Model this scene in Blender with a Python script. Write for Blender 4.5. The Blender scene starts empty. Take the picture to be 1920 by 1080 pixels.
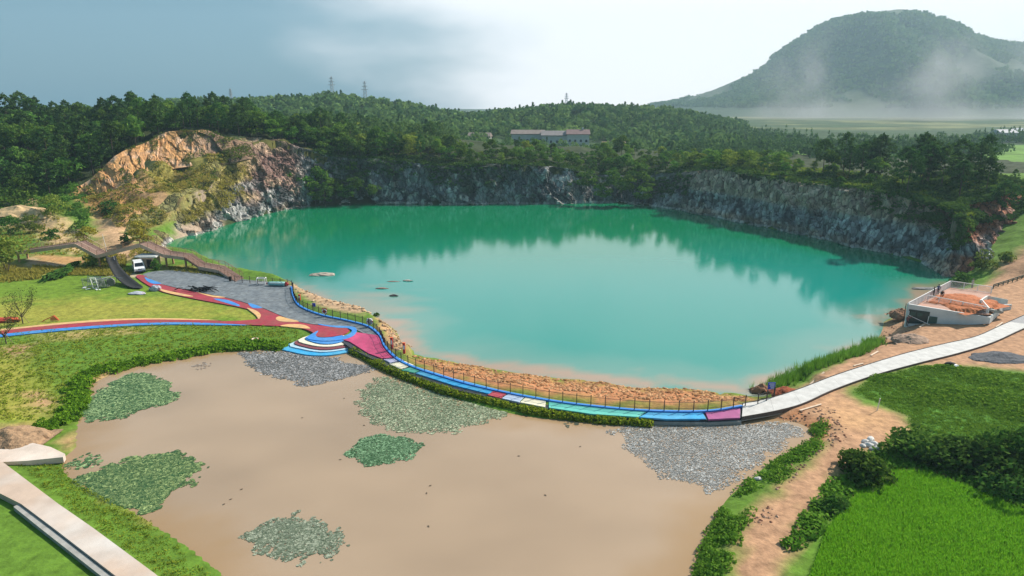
import bpy, bmesh, math, random
import numpy as np
from mathutils import Vector, Matrix

R = math.radians
rng = np.random.default_rng(7)
random.seed(7)
sc = bpy.context.scene
COL = sc.collection

# ------------------------------------------------------------------ camera
CAM_H, PITCH, FPX = 35.0, R(15.3), 1280.0
cam_data = bpy.data.cameras.new('camera')
cam_data.sensor_width = 36.0
cam_data.lens = 24.0
cam_data.clip_start = 0.5
cam_data.clip_end = 12000
cam = bpy.data.objects.new('camera', cam_data)
cam.location = (0, 0, CAM_H)
cam.rotation_euler = (R(90) - PITCH, 0, 0)
COL.objects.link(cam)
sc.camera = cam

# ------------------------------------------------------------------ sky, sun, exposure
SUN_EL, SUN_AZ = R(40), R(56)            # azimuth clockwise from +Y (to the right, behind the lake)
world = bpy.data.worlds.new('World')
sc.world = world
world.use_nodes = True
wn, wl = world.node_tree.nodes, world.node_tree.links
wn.clear()
w_out = wn.new('ShaderNodeOutputWorld')
w_bg = wn.new('ShaderNodeBackground')
w_bg.inputs['Strength'].default_value = 0.12
sky = wn.new('ShaderNodeTexSky')
sky.sky_type = 'NISHITA'
sky.sun_disc = False
sky.sun_elevation = SUN_EL
sky.sun_rotation = SUN_AZ
sky.air_density = 1.0
sky.dust_density = 2.0
sky.ozone_density = 2.0
tc = wn.new('ShaderNodeTexCoord')
# a broken sheet of high cloud, thick on the sun's side, thin opposite
mp = wn.new('ShaderNodeMapping'); mp.inputs['Scale'].default_value = (1.2, 1.2, 3.4)
nz = wn.new('ShaderNodeTexNoise'); nz.inputs['Scale'].default_value = 1.3; nz.inputs['Detail'].default_value = 5; nz.inputs['Roughness'].default_value = 0.5
dt = wn.new('ShaderNodeVectorMath'); dt.operation = 'DOT_PRODUCT'
dt.inputs[1].default_value = (math.sin(SUN_AZ), math.cos(SUN_AZ), 0.0)
ma = wn.new('ShaderNodeMath'); ma.operation = 'MULTIPLY_ADD'; ma.inputs[1].default_value = 0.75; ma.inputs[2].default_value = -0.42
ms = wn.new('ShaderNodeMath'); ms.operation = 'ADD'
mr = wn.new('ShaderNodeMapRange'); mr.interpolation_type = 'SMOOTHSTEP'
mr.inputs['From Min'].default_value = 0.31; mr.inputs['From Max'].default_value = 0.62
mr.inputs['To Min'].default_value = 0.04; mr.inputs['To Max'].default_value = 0.93
mx = wn.new('ShaderNodeMix'); mx.data_type = 'RGBA'
mx.inputs['B'].default_value = (7.0, 6.8, 6.95, 1)
sl = wn.new('ShaderNodeMix'); sl.data_type = 'RGBA'; sl.inputs['Factor'].default_value = 0.85; sl.inputs['B'].default_value = (0.26, 1.2, 1.85, 1)   # slate blue cloud bank opposite the sun
wl.new(tc.outputs['Generated'], mp.inputs['Vector']); wl.new(mp.outputs[0], nz.inputs['Vector'])
wl.new(tc.outputs['Generated'], dt.inputs[0]); wl.new(dt.outputs['Value'], ma.inputs[0])
wl.new(ma.outputs[0], ms.inputs[0]); wl.new(nz.outputs['Fac'], ms.inputs[1]); wl.new(ms.outputs[0], mr.inputs['Value'])
wl.new(sky.outputs[0], sl.inputs['A']); wl.new(sl.outputs['Result'], mx.inputs['A']); wl.new(mr.outputs[0], mx.inputs['Factor'])
wl.new(mx.outputs['Result'], w_bg.inputs['Color']); wl.new(w_bg.outputs[0], w_out.inputs['Surface'])

sun_data = bpy.data.lights.new('sun', 'SUN')
sun_data.energy = 4.6
sun_data.angle = R(1.5)
sun_data.color = (1.0, 0.93, 0.82)
sun = bpy.data.objects.new('sun', sun_data)
sd = Vector((math.sin(SUN_AZ) * math.cos(SUN_EL), math.cos(SUN_AZ) * math.cos(SUN_EL), math.sin(SUN_EL)))
sun.rotation_euler = sd.to_track_quat('Z', 'Y').to_euler()
sun.location = (200, 150, 250)
COL.objects.link(sun)
sc.view_settings.view_transform = 'Standard'
sc.view_settings.look = 'None'
sc.view_settings.gamma = 1
sc.view_settings.use_curve_mapping = False
sc.view_settings.exposure = 0.6
sc.cycles.use_denoising = True
sc.cycles.max_bounces = 6
sc.cycles.diffuse_bounces = 2
sc.cycles.glossy_bounces = 3
sc.cycles.transmission_bounces = 3
sc.cycles.volume_bounces = 0
sc.cycles.caustics_reflective = False
sc.cycles.caustics_refractive = False

# ------------------------------------------------------------------ geometry of the place: points read off against the ground
CP, SP = math.cos(PITCH), math.sin(PITCH)
def ray(px, py):
    a = (px - 960) / FPX; b = (540 - py) / FPX
    return a, CP + b * SP, b * CP - SP
def P(px, py, z=2.0):
    dx, dy, dz = ray(px, py)
    t = (z - CAM_H) / dz
    return (dx * t, dy * t, z)
def PD(px, py, D):
    dx, dy, dz = ray(px, py)
    t = D / dy
    return (dx * t, D, CAM_H + dz * t)
def PS(pts, z=2.0):
    return np.array([P(a, b, z)[:2] for a, b in pts])

# ------------------------------------------------------------------ numpy noise
def _h(ix, iy, iz=0, seed=0):
    n = (ix.astype(np.int64) * 374761393 + iy.astype(np.int64) * 668265263 + np.int64(iz) * 2147483647 + seed * 144665) & 0xffffffff
    n = ((n ^ (n >> 13)) * 1274126177) & 0xffffffff
    n = n ^ (n >> 16)
    return (n & 0xffffff) / float(0xffffff)
def vnoise(x, y, seed=0):
    x = np.asarray(x, float); y = np.asarray(y, float)
    ix, iy = np.floor(x), np.floor(y)
    fx, fy = x - ix, y - iy
    fx = fx * fx * (3 - 2 * fx); fy = fy * fy * (3 - 2 * fy)
    a = _h(ix, iy, 0, seed); b = _h(ix + 1, iy, 0, seed); c = _h(ix, iy + 1, 0, seed); d = _h(ix + 1, iy + 1, 0, seed)
    return (a * (1 - fx) + b * fx) * (1 - fy) + (c * (1 - fx) + d * fx) * fy
def fbm(x, y, octv=4, seed=0):
    s = 0; a = 0.5; t = 0
    x = np.asarray(x, float); y = np.asarray(y, float)
    for k in range(octv):
        s = s + a * vnoise(x, y, seed + k); t += a; a *= 0.5
        x = x * 2.03 + 11.7; y = y * 2.03 + 5.3
    return s / t
def cells(x, y, seed=0):
    """voronoi: id hash of the nearest cell, its distance and the offset to its centre"""
    x = np.asarray(x, float); y = np.asarray(y, float)
    ix, iy = np.floor(x), np.floor(y)
    best = np.full(x.shape, 9.0); idv = np.zeros(x.shape); ox = np.zeros(x.shape); oy = np.zeros(x.shape)
    for i in (-1, 0, 1):
        for j in (-1, 0, 1):
            cx, cy = ix + i, iy + j
            qx = cx + _h(cx, cy, 1, seed); qy = cy + _h(cx, cy, 2, seed)
            d = (qx - x) ** 2 + (qy - y) ** 2
            m = d < best
            best = np.where(m, d, best); idv = np.where(m, _h(cx, cy, 3, seed), idv)
            ox = np.where(m, x - qx, ox); oy = np.where(m, y - qy, oy)
    return idv, np.sqrt(best), ox, oy
def sstep(a, b, x):
    t = np.clip((x - a) / (b - a), 0, 1)
    return t * t * (3 - 2 * t)
def lin(r, g, b):
    return tuple(((c / 255) / 12.92 if c / 255 <= 0.04045 else ((c / 255 + 0.055) / 1.055) ** 2.4) for c in (r, g, b))
def inside(poly, x, y):
    x = np.asarray(x, float); y = np.asarray(y, float)
    r = np.zeros(x.shape, bool)
    n = len(poly); j = n - 1
    for i in range(n):
        xi, yi = poly[i]; xj, yj = poly[j]
        if yi != yj:
            r ^= ((yi > y) != (yj > y)) & (x < (xj - xi) * (y - yi) / (yj - yi) + xi)
        j = i
    return r
def seg_dist(pts, x, y, closed=True):
    x = np.asarray(x, float); y = np.asarray(y, float)
    best = np.full(x.shape, 1e12)
    n = len(pts)
    for i in range(n if closed else n - 1):
        ax, ay = pts[i]; bx, by = pts[(i + 1) % n]
        ux, uy = bx - ax, by - ay
        L = ux * ux + uy * uy + 1e-12
        t = np.clip(((x - ax) * ux + (y - ay) * uy) / L, 0, 1)
        best = np.minimum(best, (x - ax - t * ux) ** 2 + (y - ay - t * uy) ** 2)
    return np.sqrt(best)
def sdf(poly, x, y):
    d = seg_dist(poly, x, y)
    return np.where(inside(poly, x, y), -d, d)
def smooth_pts(pts, k=4, closed=False):
    """Catmull-Rom through the points (any dimension)"""
    p = np.asarray(pts, float); n = len(p); out = []
    rngi = range(n) if closed else range(n - 1)
    for i in rngi:
        if closed:
            a, b, c, d = p[(i - 1) % n], p[i], p[(i + 1) % n], p[(i + 2) % n]
        else:
            b, c = p[i], p[i + 1]
            a = p[i - 1] if i > 0 else 2 * b - c
            d = p[i + 2] if i + 2 < n else 2 * c - b
        for q in range(k):
            t = q / k
            out.append(0.5 * (2 * b + (c - a) * t + (2 * a - 5 * b + 4 * c - d) * t * t + (3 * b - a - 3 * c + d) * t ** 3))
    if not closed:
        out.append(p[-1])
    return np.array(out)
def resample(pts, step):
    p = np.asarray(pts, float)
    L = np.concatenate([[0], np.cumsum(np.linalg.norm(np.diff(p, axis=0), axis=1))])
    n = max(2, int(round(L[-1] / step)) + 1)
    s = np.linspace(0, L[-1], n)
    return np.stack([np.interp(s, L, p[:, k]) for k in range(p.shape[1])], 1)

# ------------------------------------------------------------------ materials
MATS = {}
def new_mat(name):
    m = bpy.data.materials.new(name); m.use_nodes = True
    m.node_tree.nodes.clear()
    return m, m.node_tree.nodes, m.node_tree.links
def mat(name, col, rough=0.7, var=0.15, scale=1.0, bump=0.0, bscale=None, metal=0.0, attr=None, spec=0.4, col2=None, detail=5):
    """principled with noise-mottled colour; attr = name of a colour attribute to use as the base"""
    if name in MATS: return MATS[name]
    m, N, L = new_mat(name)
    out = N.new('ShaderNodeOutputMaterial'); bs = N.new('ShaderNodeBsdfPrincipled')
    bs.inputs['Roughness'].default_value = rough; bs.inputs['Metallic'].default_value = metal
    bs.inputs['Specular IOR Level'].default_value = spec
    L.new(bs.outputs[0], out.inputs['Surface'])
    geo = N.new('ShaderNodeNewGeometry')
    n1 = N.new('ShaderNodeTexNoise'); n1.inputs['Scale'].default_value = scale; n1.inputs['Detail'].default_value = detail; n1.inputs['Roughness'].default_value = 0.62
    L.new(geo.outputs['Position'], n1.inputs['Vector'])
    if attr:
        at = N.new('ShaderNodeAttribute'); at.attribute_name = attr; base = at.outputs['Color']
    else:
        rg = N.new('ShaderNodeRGB'); rg.outputs[0].default_value = (*col, 1); base = rg.outputs[0]
    if col2:
        mm = N.new('ShaderNodeMix'); mm.data_type = 'RGBA'
        n0 = N.new('ShaderNodeTexNoise'); n0.inputs['Scale'].default_value = scale * 0.31; n0.inputs['Detail'].default_value = 4
        L.new(geo.outputs['Position'], n0.inputs['Vector'])
        r0 = N.new('ShaderNodeMapRange'); r0.inputs['From Min'].default_value = 0.4; r0.inputs['From Max'].default_value = 0.62
        L.new(n0.outputs['Fac'], r0.inputs['Value']); L.new(r0.outputs[0], mm.inputs['Factor'])
        L.new(base, mm.inputs['A']); mm.inputs['B'].default_value = (*col2, 1); base = mm.outputs['Result']
    mr_ = N.new('ShaderNodeMapRange'); mr_.inputs['From Min'].default_value = 0.25; mr_.inputs['From Max'].default_value = 0.75
    mr_.inputs['To Min'].default_value = 1 - var; mr_.inputs['To Max'].default_value = 1 + var
    L.new(n1.outputs['Fac'], mr_.inputs['Value'])
    vm = N.new('ShaderNodeVectorMath'); vm.operation = 'SCALE'
    L.new(base, vm.inputs[0]); L.new(mr_.outputs[0], vm.inputs['Scale']); L.new(vm.outputs[0], bs.inputs['Base Color'])
    if bump > 0:
        bp = N.new('ShaderNodeBump'); bp.inputs['Strength'].default_value = 1.0; bp.inputs['Distance'].default_value = bump
        n2 = N.new('ShaderNodeTexNoise'); n2.inputs['Scale'].default_value = bscale or scale * 2; n2.inputs['Detail'].default_value = 6
        L.new(geo.outputs['Position'], n2.inputs['Vector']); L.new(n2.outputs['Fac'], bp.inputs['Height']); L.new(bp.outputs[0], bs.inputs['Normal'])
    MATS[name] = m
    return m
def leaf_mat(name, c1, c2, transl=0.3, objvar=0.35):
    if name in MATS: return MATS[name]
    m, N, L = new_mat(name)
    out = N.new('ShaderNodeOutputMaterial'); df = N.new('ShaderNodeBsdfDiffuse'); tr = N.new('ShaderNodeBsdfTranslucent')
    mxs = N.new('ShaderNodeMixShader'); mxs.inputs[0].default_value = transl
    at = N.new('ShaderNodeAttribute'); at.attribute_name = 'v'
    mm = N.new('ShaderNodeMix'); mm.data_type = 'RGBA'; mm.inputs['A'].default_value = (*c1, 1); mm.inputs['B'].default_value = (*c2, 1)
    L.new(at.outputs['Fac'], mm.inputs['Factor'])
    oi = N.new('ShaderNodeObjectInfo')
    hs = N.new('ShaderNodeHueSaturation')
    r1 = N.new('ShaderNodeMapRange'); r1.inputs['To Min'].default_value = 1 - objvar; r1.inputs['To Max'].default_value = 1 + objvar
    r2 = N.new('ShaderNodeMapRange'); r2.inputs['To Min'].default_value = 0.485; r2.inputs['To Max'].default_value = 0.515
    ml = N.new('ShaderNodeMath'); ml.operation = 'MULTIPLY'; ml.inputs[1].default_value = 7.31
    fr = N.new('ShaderNodeMath'); fr.operation = 'FRACT'
    L.new(oi.outputs['Random'], r1.inputs['Value']); L.new(oi.outputs['Random'], ml.inputs[0]); L.new(ml.outputs[0], fr.inputs[0]); L.new(fr.outputs[0], r2.inputs['Value'])
    L.new(r1.outputs[0], hs.inputs['Value']); L.new(r2.outputs[0], hs.inputs['Hue']); L.new(mm.outputs['Result'], hs.inputs['Color'])
    L.new(hs.outputs[0], df.inputs['Color']); L.new(hs.outputs[0], tr.inputs['Color'])
    L.new(df.outputs[0], mxs.inputs[1]); L.new(tr.outputs[0], mxs.inputs[2]); L.new(mxs.outputs[0], out.inputs['Surface'])
    MATS[name] = m
    return m

# ------------------------------------------------------------------ mesh helpers
def np_mesh(name, V, F, mats=(), attrs=None, smooth=False):
    """V (n,3), F (m,k) all faces with k corners, or a list of lists"""
    me = bpy.data.meshes.new(name)
    V = np.asarray(V, np.float32)
    if isinstance(F, np.ndarray):
        k = F.shape[1]; m = len(F)
        me.vertices.add(len(V)); me.vertices.foreach_set('co', V.ravel())
        me.loops.add(m * k); me.loops.foreach_set('vertex_index', F.astype(np.int32).ravel())
        me.polygons.add(m); me.polygons.foreach_set('loop_start', np.arange(0, m * k, k, dtype=np.int32))
        me.polygons.foreach_set('loop_total', np.full(m, k, np.int32))
        me.update(calc_edges=True)
    else:
        me.from_pydata([tuple(map(float, v)) for v in V], [], F); me.update()
    for mt in mats: me.materials.append(mt)
    for an, av in (attrs or {}).items():
        av = np.asarray(av, np.float32)
        if av.ndim == 1:
            a = me.attributes.new(an, 'FLOAT', 'POINT'); a.data.foreach_set('value', av)
        else:
            a = me.attributes.new(an, 'FLOAT_COLOR', 'POINT')
            if av.shape[1] == 3: av = np.concatenate([av, np.ones((len(av), 1), np.float32)], 1)
            a.data.foreach_set('color', av.ravel())
    me.polygons.foreach_set('use_smooth', np.full(len(me.polygons), smooth))
    return me
def link(name, me, parent=None, loc=None, rot=None, scale=None):
    o = bpy.data.objects.new(name, me); COL.objects.link(o)
    if parent is not None: o.parent = parent
    if loc is not None: o.location = loc
    if rot is not None: o.rotation_euler = rot
    if scale is not None: o.scale = scale
    return o
def tag(o, label=None, cat=None, group=None, kind=None):
    if label: o['label'] = label
    if cat: o['category'] = cat
    if group: o['group'] = group
    if kind: o['kind'] = kind
    return o
def thing(name, label, cat, loc=(0, 0, 0), rz=0.0, group=None):
    o = bpy.data.objects.new(name, None); COL.objects.link(o)
    o.empty_display_size = 0.5
    o.location = loc; o.rotation_euler = (0, 0, rz)
    return tag(o, label, cat, group)
class MB:
    def __init__(s): s.v = []; s.f = []; s.mi = []
    def add(s, vs, fs, mi=0):
        o = len(s.v); s.v += [tuple(v) for v in vs]; s.f += [[i + o for i in f] for f in fs]; s.mi += [mi] * len(fs); return s
    def box(s, c, d, rz=0.0, mi=0, taper=0.0):
        x, y, z = d[0] / 2, d[1] / 2, d[2] / 2
        cs, sn = math.cos(rz), math.sin(rz); vs = []
        for sz in (-1, 1):
            k = 1 - (taper if sz > 0 else 0)
            for sx, sy in ((-1, -1), (1, -1), (1, 1), (-1, 1)):
                a, b = sx * x * k, sy * y * k
                vs.append((c[0] + a * cs - b * sn, c[1] + a * sn + b * cs, c[2] + sz * z))
        return s.add(vs, [[3, 2, 1, 0], [4, 5, 6, 7], [0, 1, 5, 4], [1, 2, 6, 5], [2, 3, 7, 6], [3, 0, 4, 7]], mi)
    def bar(s, a, b, w, h=None, mi=0):
        a, b = Vector(a), Vector(b); h = h or w
        d = (b - a)
        if d.length < 1e-6: return s
        d.normalize()
        up = Vector((0, 0, 1)) if abs(d.z) < 0.95 else Vector((1, 0, 0))
        r = d.cross(up).normalized(); u = r.cross(d).normalized()
        vs = [p + r * (sx * w / 2) + u * (sy * h / 2) for p in (a, b) for sx, sy in ((-1, -1), (1, -1), (1, 1), (-1, 1))]
        return s.add(vs, [[3, 2, 1, 0], [4, 5, 6, 7], [0, 1, 5, 4], [1, 2, 6, 5], [2, 3, 7, 6], [3, 0, 4, 7]], mi)
    def tube(s, pts, rad, n=6, mi=0):
        pts = [Vector(p) for p in pts]; vs = []; fs = []
        rad = rad if hasattr(rad, '__len__') else [rad] * len(pts)
        for i, p in enumerate(pts):
            d = (pts[min(i + 1, len(pts) - 1)] - pts[max(i - 1, 0)]).normalized()
            up = Vector((0, 0, 1)) if abs(d.z) < 0.9 else Vector((1, 0, 0))
            r = d.cross(up).normalized(); u = r.cross(d).normalized()
            for k in range(n):
                an = 2 * math.pi * k / n
                vs.append(p + (r * math.cos(an) + u * math.sin(an)) * rad[i])
        for i in range(len(pts) - 1):
            for k in range(n):
                fs.append([i * n + k, i * n + (k + 1) % n, (i + 1) * n + (k + 1) % n, (i + 1) * n + k])
        fs.append(list(range(n))[::-1]); fs.append([(len(pts) - 1) * n + k for k in range(n)])
        return s.add(vs, fs, mi)
    def prism(s, poly, z0, z1, mi=0):
        """vertical prism over a plan outline; z0 and z1 are numbers or one value for each corner"""
        n = len(poly)
        A = z0 if hasattr(z0, '__len__') else [z0] * n
        B = z1 if hasattr(z1, '__len__') else [z1] * n
        ar = sum(poly[i][0] * poly[(i + 1) % n][1] - poly[(i + 1) % n][0] * poly[i][1] for i in range(n))
        ix = list(range(n)) if ar > 0 else list(range(n))[::-1]
        vs = [(poly[i][0], poly[i][1], A[i]) for i in ix] + [(poly[i][0], poly[i][1], B[i]) for i in ix]
        fs = [list(range(n))[::-1], [n + i for i in range(n)]] + [[i, (i + 1) % n, n + (i + 1) % n, n + i] for i in range(n)]
        return s.add(vs, fs, mi)
    def build(s, name, mats, parent=None, smooth=False, bevel=0.0, loc=None, rot=None):
        mats = mats if isinstance(mats, (list, tuple)) else [mats]
        me = bpy.data.meshes.new(name); me.from_pydata([tuple(map(float, v)) for v in s.v], [], s.f)
        for m in mats: me.materials.append(m)
        me.polygons.foreach_set('material_index', np.array(s.mi, np.int32))
        me.polygons.foreach_set('use_smooth', np.full(len(s.f), smooth))
        me.update()
        o = link(name, me, parent, loc, rot)
        if bevel:
            b = o.modifiers.new('bevel', 'BEVEL'); b.width = bevel; b.segments = 2; b.limit_method = 'ANGLE'
        return o
def rock_mesh(name, r, seed, mats, flat=0.6, sub=3, amp=0.35):
    bm = bmesh.new(); bmesh.ops.create_icosphere(bm, subdivisions=sub, radius=1)
    for v in bm.verts:
        c = v.co
        k = 1 + amp * (float(fbm(c.x * 1.6 + seed, c.y * 1.6 + c.z * 1.3, 3, seed)) - 0.5) * 2
        i, _, _, _ = cells(np.array(c.x * 1.5 + seed), np.array(c.y * 1.5 + c.z), seed)
        k += amp * 0.5 * (float(i) - 0.5)
        v.co = Vector((c.x * r[0] * k, c.y * r[1] * k, c.z * r[2] * k))
    me = bpy.data.meshes.new(name); bm.to_mesh(me); bm.free()
    for m in mats: me.materials.append(m)
    return me

# ================================================================== THE LAND
# cliff foot along the water (px, py), height of the rock face, how far its brow stands back
CLIFF = [(300,470,1.5,4),(318,453,3,5),(350,443,4.5,5),(380,436,7,6),(400,430,9,6),(435,420,10,5),(460,412,14,7),(500,402,18.5,9),(540,393,22,9),
         (562,390,22,8),(590,387,19.5,7),(640,383,16,6),(720,382,15,6),(830,384,13,6),(940,383,13.5,6),(1060,383,12,7),(1120,381,9,9),
         (1190,383,9.5,10),(1260,392,12,8),(1310,401,14,6),(1400,421,13.5,6),(1480,437,13.2,6),(1560,452,13.5,6),(1617,467,13.5,6),
         (1680,480,12.5,8),(1735,497,11,11),(1770,517,8.5,13)]
CLIFF_E = [(1830,502,9,10,2.2),(1880,486,10,11,2.6),(1930,470,11,11,3.0),(2010,452,12,11,3.5),(2120,440,12,11,4.0)]   # red bank right of the water
foot = [P(a, b, 0.0) for a, b, h, s in CLIFF] + [P(a, b, z) for a, b, h, s, z in CLIFF_E]
c_h = [h for *_, h, s in CLIFF] + [z + h for *_, h, s, z in CLIFF_E]
c_s = [s for *_, s in CLIFF] + [s for a, b, h, s, z in CLIFF_E]
cl = smooth_pts(np.column_stack([np.array(foot), c_h, c_s]), 8)
cl = resample(cl, 0.42)
cx, cy, cz, ch, cb = cl.T
tx, ty = np.gradient(cx), np.gradient(cy)
kern = np.ones(91) / 91
def ssmooth(a):
    return np.convolve(np.pad(a, 45, mode='edge'), kern, 'valid')
tx, ty = ssmooth(tx), ssmooth(ty)
tl = np.hypot(tx, ty); nx, ny = -ty / tl, tx / tl         # outward: away from the water
topx, topy = cx + nx * cb, cy + ny * cb

LAKE_NEAR = [(1795,535),(1750,550),(1715,568),(1680,585),(1645,603),(1640,626),(1605,652),(1540,674),(1480,695),(1440,718),(1415,734),(1380,729),(1300,722),
             (1200,718),(1130,708),(1050,702),(960,690),(900,680),(840,668),(800,662),(775,655),(757,640),(745,618),(720,603),(700,590),(650,578),(600,560),
             (566,541),(540,530),(500,521),(450,512),(420,499),(385,487),(345,480),(312,478)]
lake_far = PS([(a, b) for a, b, h, s in CLIFF], 0.0)
lake_near = smooth_pts(PS(LAKE_NEAR, 0.0), 3)
LAKE = np.concatenate([lake_far, lake_near])
RIM = np.concatenate([np.stack([topx, topy], 1)[::12], PS([(2100,520),(1900,530),(1850,570),(1720,650),(1560,730),(1470,765),(1300,790),(1100,785),(900,755),(750,705),(680,650),
                      (560,600),(500,550),(400,530),(330,512),(280,490)], 1.0)])
POND_PX = [(455,659),(530,655),(600,668),(660,664),(720,688),(800,728),(900,762),(1000,783),(1100,789),(1220,790),(1330,790),(1400,784),(1450,785),(1500,795),(1524,815),(1500,836),
           (1450,862),(1400,903),(1365,932),(1345,962),(1330,992),(1310,1040),(1285,1100),(1240,1200),(1150,1330),(800,1400),(600,1300),(500,1150),(420,1070),(350,1016),(300,984),(250,952),(195,928),
           (150,902),(128,882),(124,860),(148,840),(150,810),(158,765),(175,722),(230,696),(290,681),(370,667)]
POND_Z = 1.35
POND = smooth_pts(PS(POND_PX, POND_Z), 3, True)

# clay scarp on the left mound: foot and brow
SCARP = [((150,372,186),(146,350,192)),((175,368,188),(166,342,195)),((215,360,189),(195,318,200)),((240,345,191),(222,296,205)),((265,318,196),(258,276,213)),((300,300,205),(305,254,221)),((350,290,211),(352,245,224)),
         ((400,284,215),(395,246,226)),((440,284,218),(432,258,226)),((480,276,222),(478,266,228))]
sc_foot = np.array([PD(*a) for a, b in SCARP]); sc_top = np.array([PD(*b) for a, b in SCARP])

ctrl = []
def cp(px, py, z): ctrl.append(P(px, py, z))
for a in [(20,560),(150,560),(300,560),(450,580),(600,610),(100,610),(20,640),(350,530),(250,520),(30,520),(120,510),(200,500),(300,505),(20,700),(60,800),(60,900),(20,1000),(200,1060),
          (700,700),(900,780),(1100,800),(1300,800),(1450,770),(1550,720),(1650,680),(1750,640),(1850,610),(1900,560),(1960,540),(1800,700),(1900,720),(1900,800),(1700,780),(1600,800),(1700,900),(1850,950),(1600,1000),(1450,950),(1900,1080),(1500,1200),(300,1300),(1000,1300),(700,1000)]:
    cp(*a, 2.0)
for a in [(-40,480,3),(30,470,3),(100,468,3),(170,470,2.8),(230,470,3.0),(280,470,3.0),(-60,440,4),(20,440,4),(90,445,4),(160,440,4.2),(230,435,5),(270,430,5),
          (-60,400,6.5),(20,400,7),(75,395,8),(130,405,7),(185,395,7),(230,390,8),(-60,365,10),(30,365,9.5),(100,370,9.5),(-80,340,13)]:
    cp(*a)
for q in sc_foot: ctrl.append(tuple(q))
for q in sc_top: ctrl.append(tuple(q)); ctrl.append((q[0] - 2, q[1] + 6, q[2] + 0.8))
for i in range(0, len(cl), 18):
    ctrl.append((topx[i], topy[i], ch[i]))
    ctrl.append((topx[i] + nx[i] * 12, topy[i] + ny[i] * 12, ch[i] + (0.5 if i > len(cl) * 0.35 else 1.5)))
for x, y, z in [(-150,215,20),(-190,200,18),(-220,160,10),(-240,120,4),(-130,250,27),(-170,260,26),(-100,255,27),(-70,260,25),(-210,250,24),(-140,300,24),(-80,310,22),(-40,275,19),(0,280,16),(40,275,12.5),(80,260,12.5),(120,240,12.5),
                (150,200,12.5),(170,160,12),(200,120,8),(210,80,3),(-40,320,18),(30,330,14),(100,320,10),(170,300,9),(230,230,10),(260,150,9),(-260,300,20),(-230,60,2),(230,40,2)]:
    ctrl.append((x, y, z))
ctrl = np.array(ctrl)
def zbase(x, y):
    x = np.asarray(x, float); y = np.asarray(y, float)
    num = np.zeros(x.shape); den = np.zeros(x.shape)
    for a, b, c in ctrl:
        w = 1.0 / ((x - a) ** 2 + (y - b) ** 2 + 6.0) ** 2
        num += w * c; den += w
    return num / den
# made ground (paths, lots): kept level
FLAT = [PS(q) for q in ([(240,500),(340,498),(470,520),(570,535),(640,585),(730,620),(790,690),(700,680),(560,625),(460,615),(340,612),(150,622),(0,635),(-100,640),(-100,610),(100,590),(400,575),(300,560),(240,530)],
                        [(1380,740),(1600,680),(1960,580),(1960,640),(1700,700),(1500,770),(1390,800)])]
def zg(x, y):
    x = np.asarray(x, float); y = np.asarray(y, float)
    z = zbase(x, y)
    flat = np.zeros(x.shape)
    for q in FLAT: flat = np.maximum(flat, sstep(3.0, 0.0, sdf(q, x, y)))
    z = z + (1 - flat) * ((fbm(x * 0.13, y * 0.13, 4, 3) - 0.5) * np.where(z > 5, 2.6, 0.5))
    z = z * (1 - flat) + 1.93 * flat
    dl = sdf(LAKE, x, y)
    k = np.where(x < -14, 0.9, np.where(x > 38, 0.4, 0.22))
    bank = -0.35 + k * np.maximum(dl, 0) + 0.3 * np.minimum(dl, 0) + (fbm(x * 0.35, y * 0.35, 4, 9) - 0.5) * 0.9 * sstep(0, 3, dl)
    z = np.where(inside(RIM, x, y), np.minimum(z, np.maximum(bank, -5)), z)
    dp = sdf(POND, x, y)
    kp = np.where(x < -14, 0.085, 0.3)
    z = np.minimum(z, np.where(y < 140, np.maximum(POND_Z - 0.02 + kp * np.maximum(dp, 0) + 0.3 * np.minimum(dp, 0), -3), 99))
    return z
def zone(x, y): return float(zg(np.array([x]), np.array([y]))[0])
def hit(px, py, t0=30.0, t1=420.0):
    dx, dy, dz = ray(px, py)
    t = np.arange(t0, t1, 0.4)
    zz = CAM_H + dz * t
    w = zz < zg(dx * t, dy * t)
    i = int(np.argmax(w)) if w.any() else len(t) - 1
    return (dx * t[i], dy * t[i], zone(dx * t[i], dy * t[i]))

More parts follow.
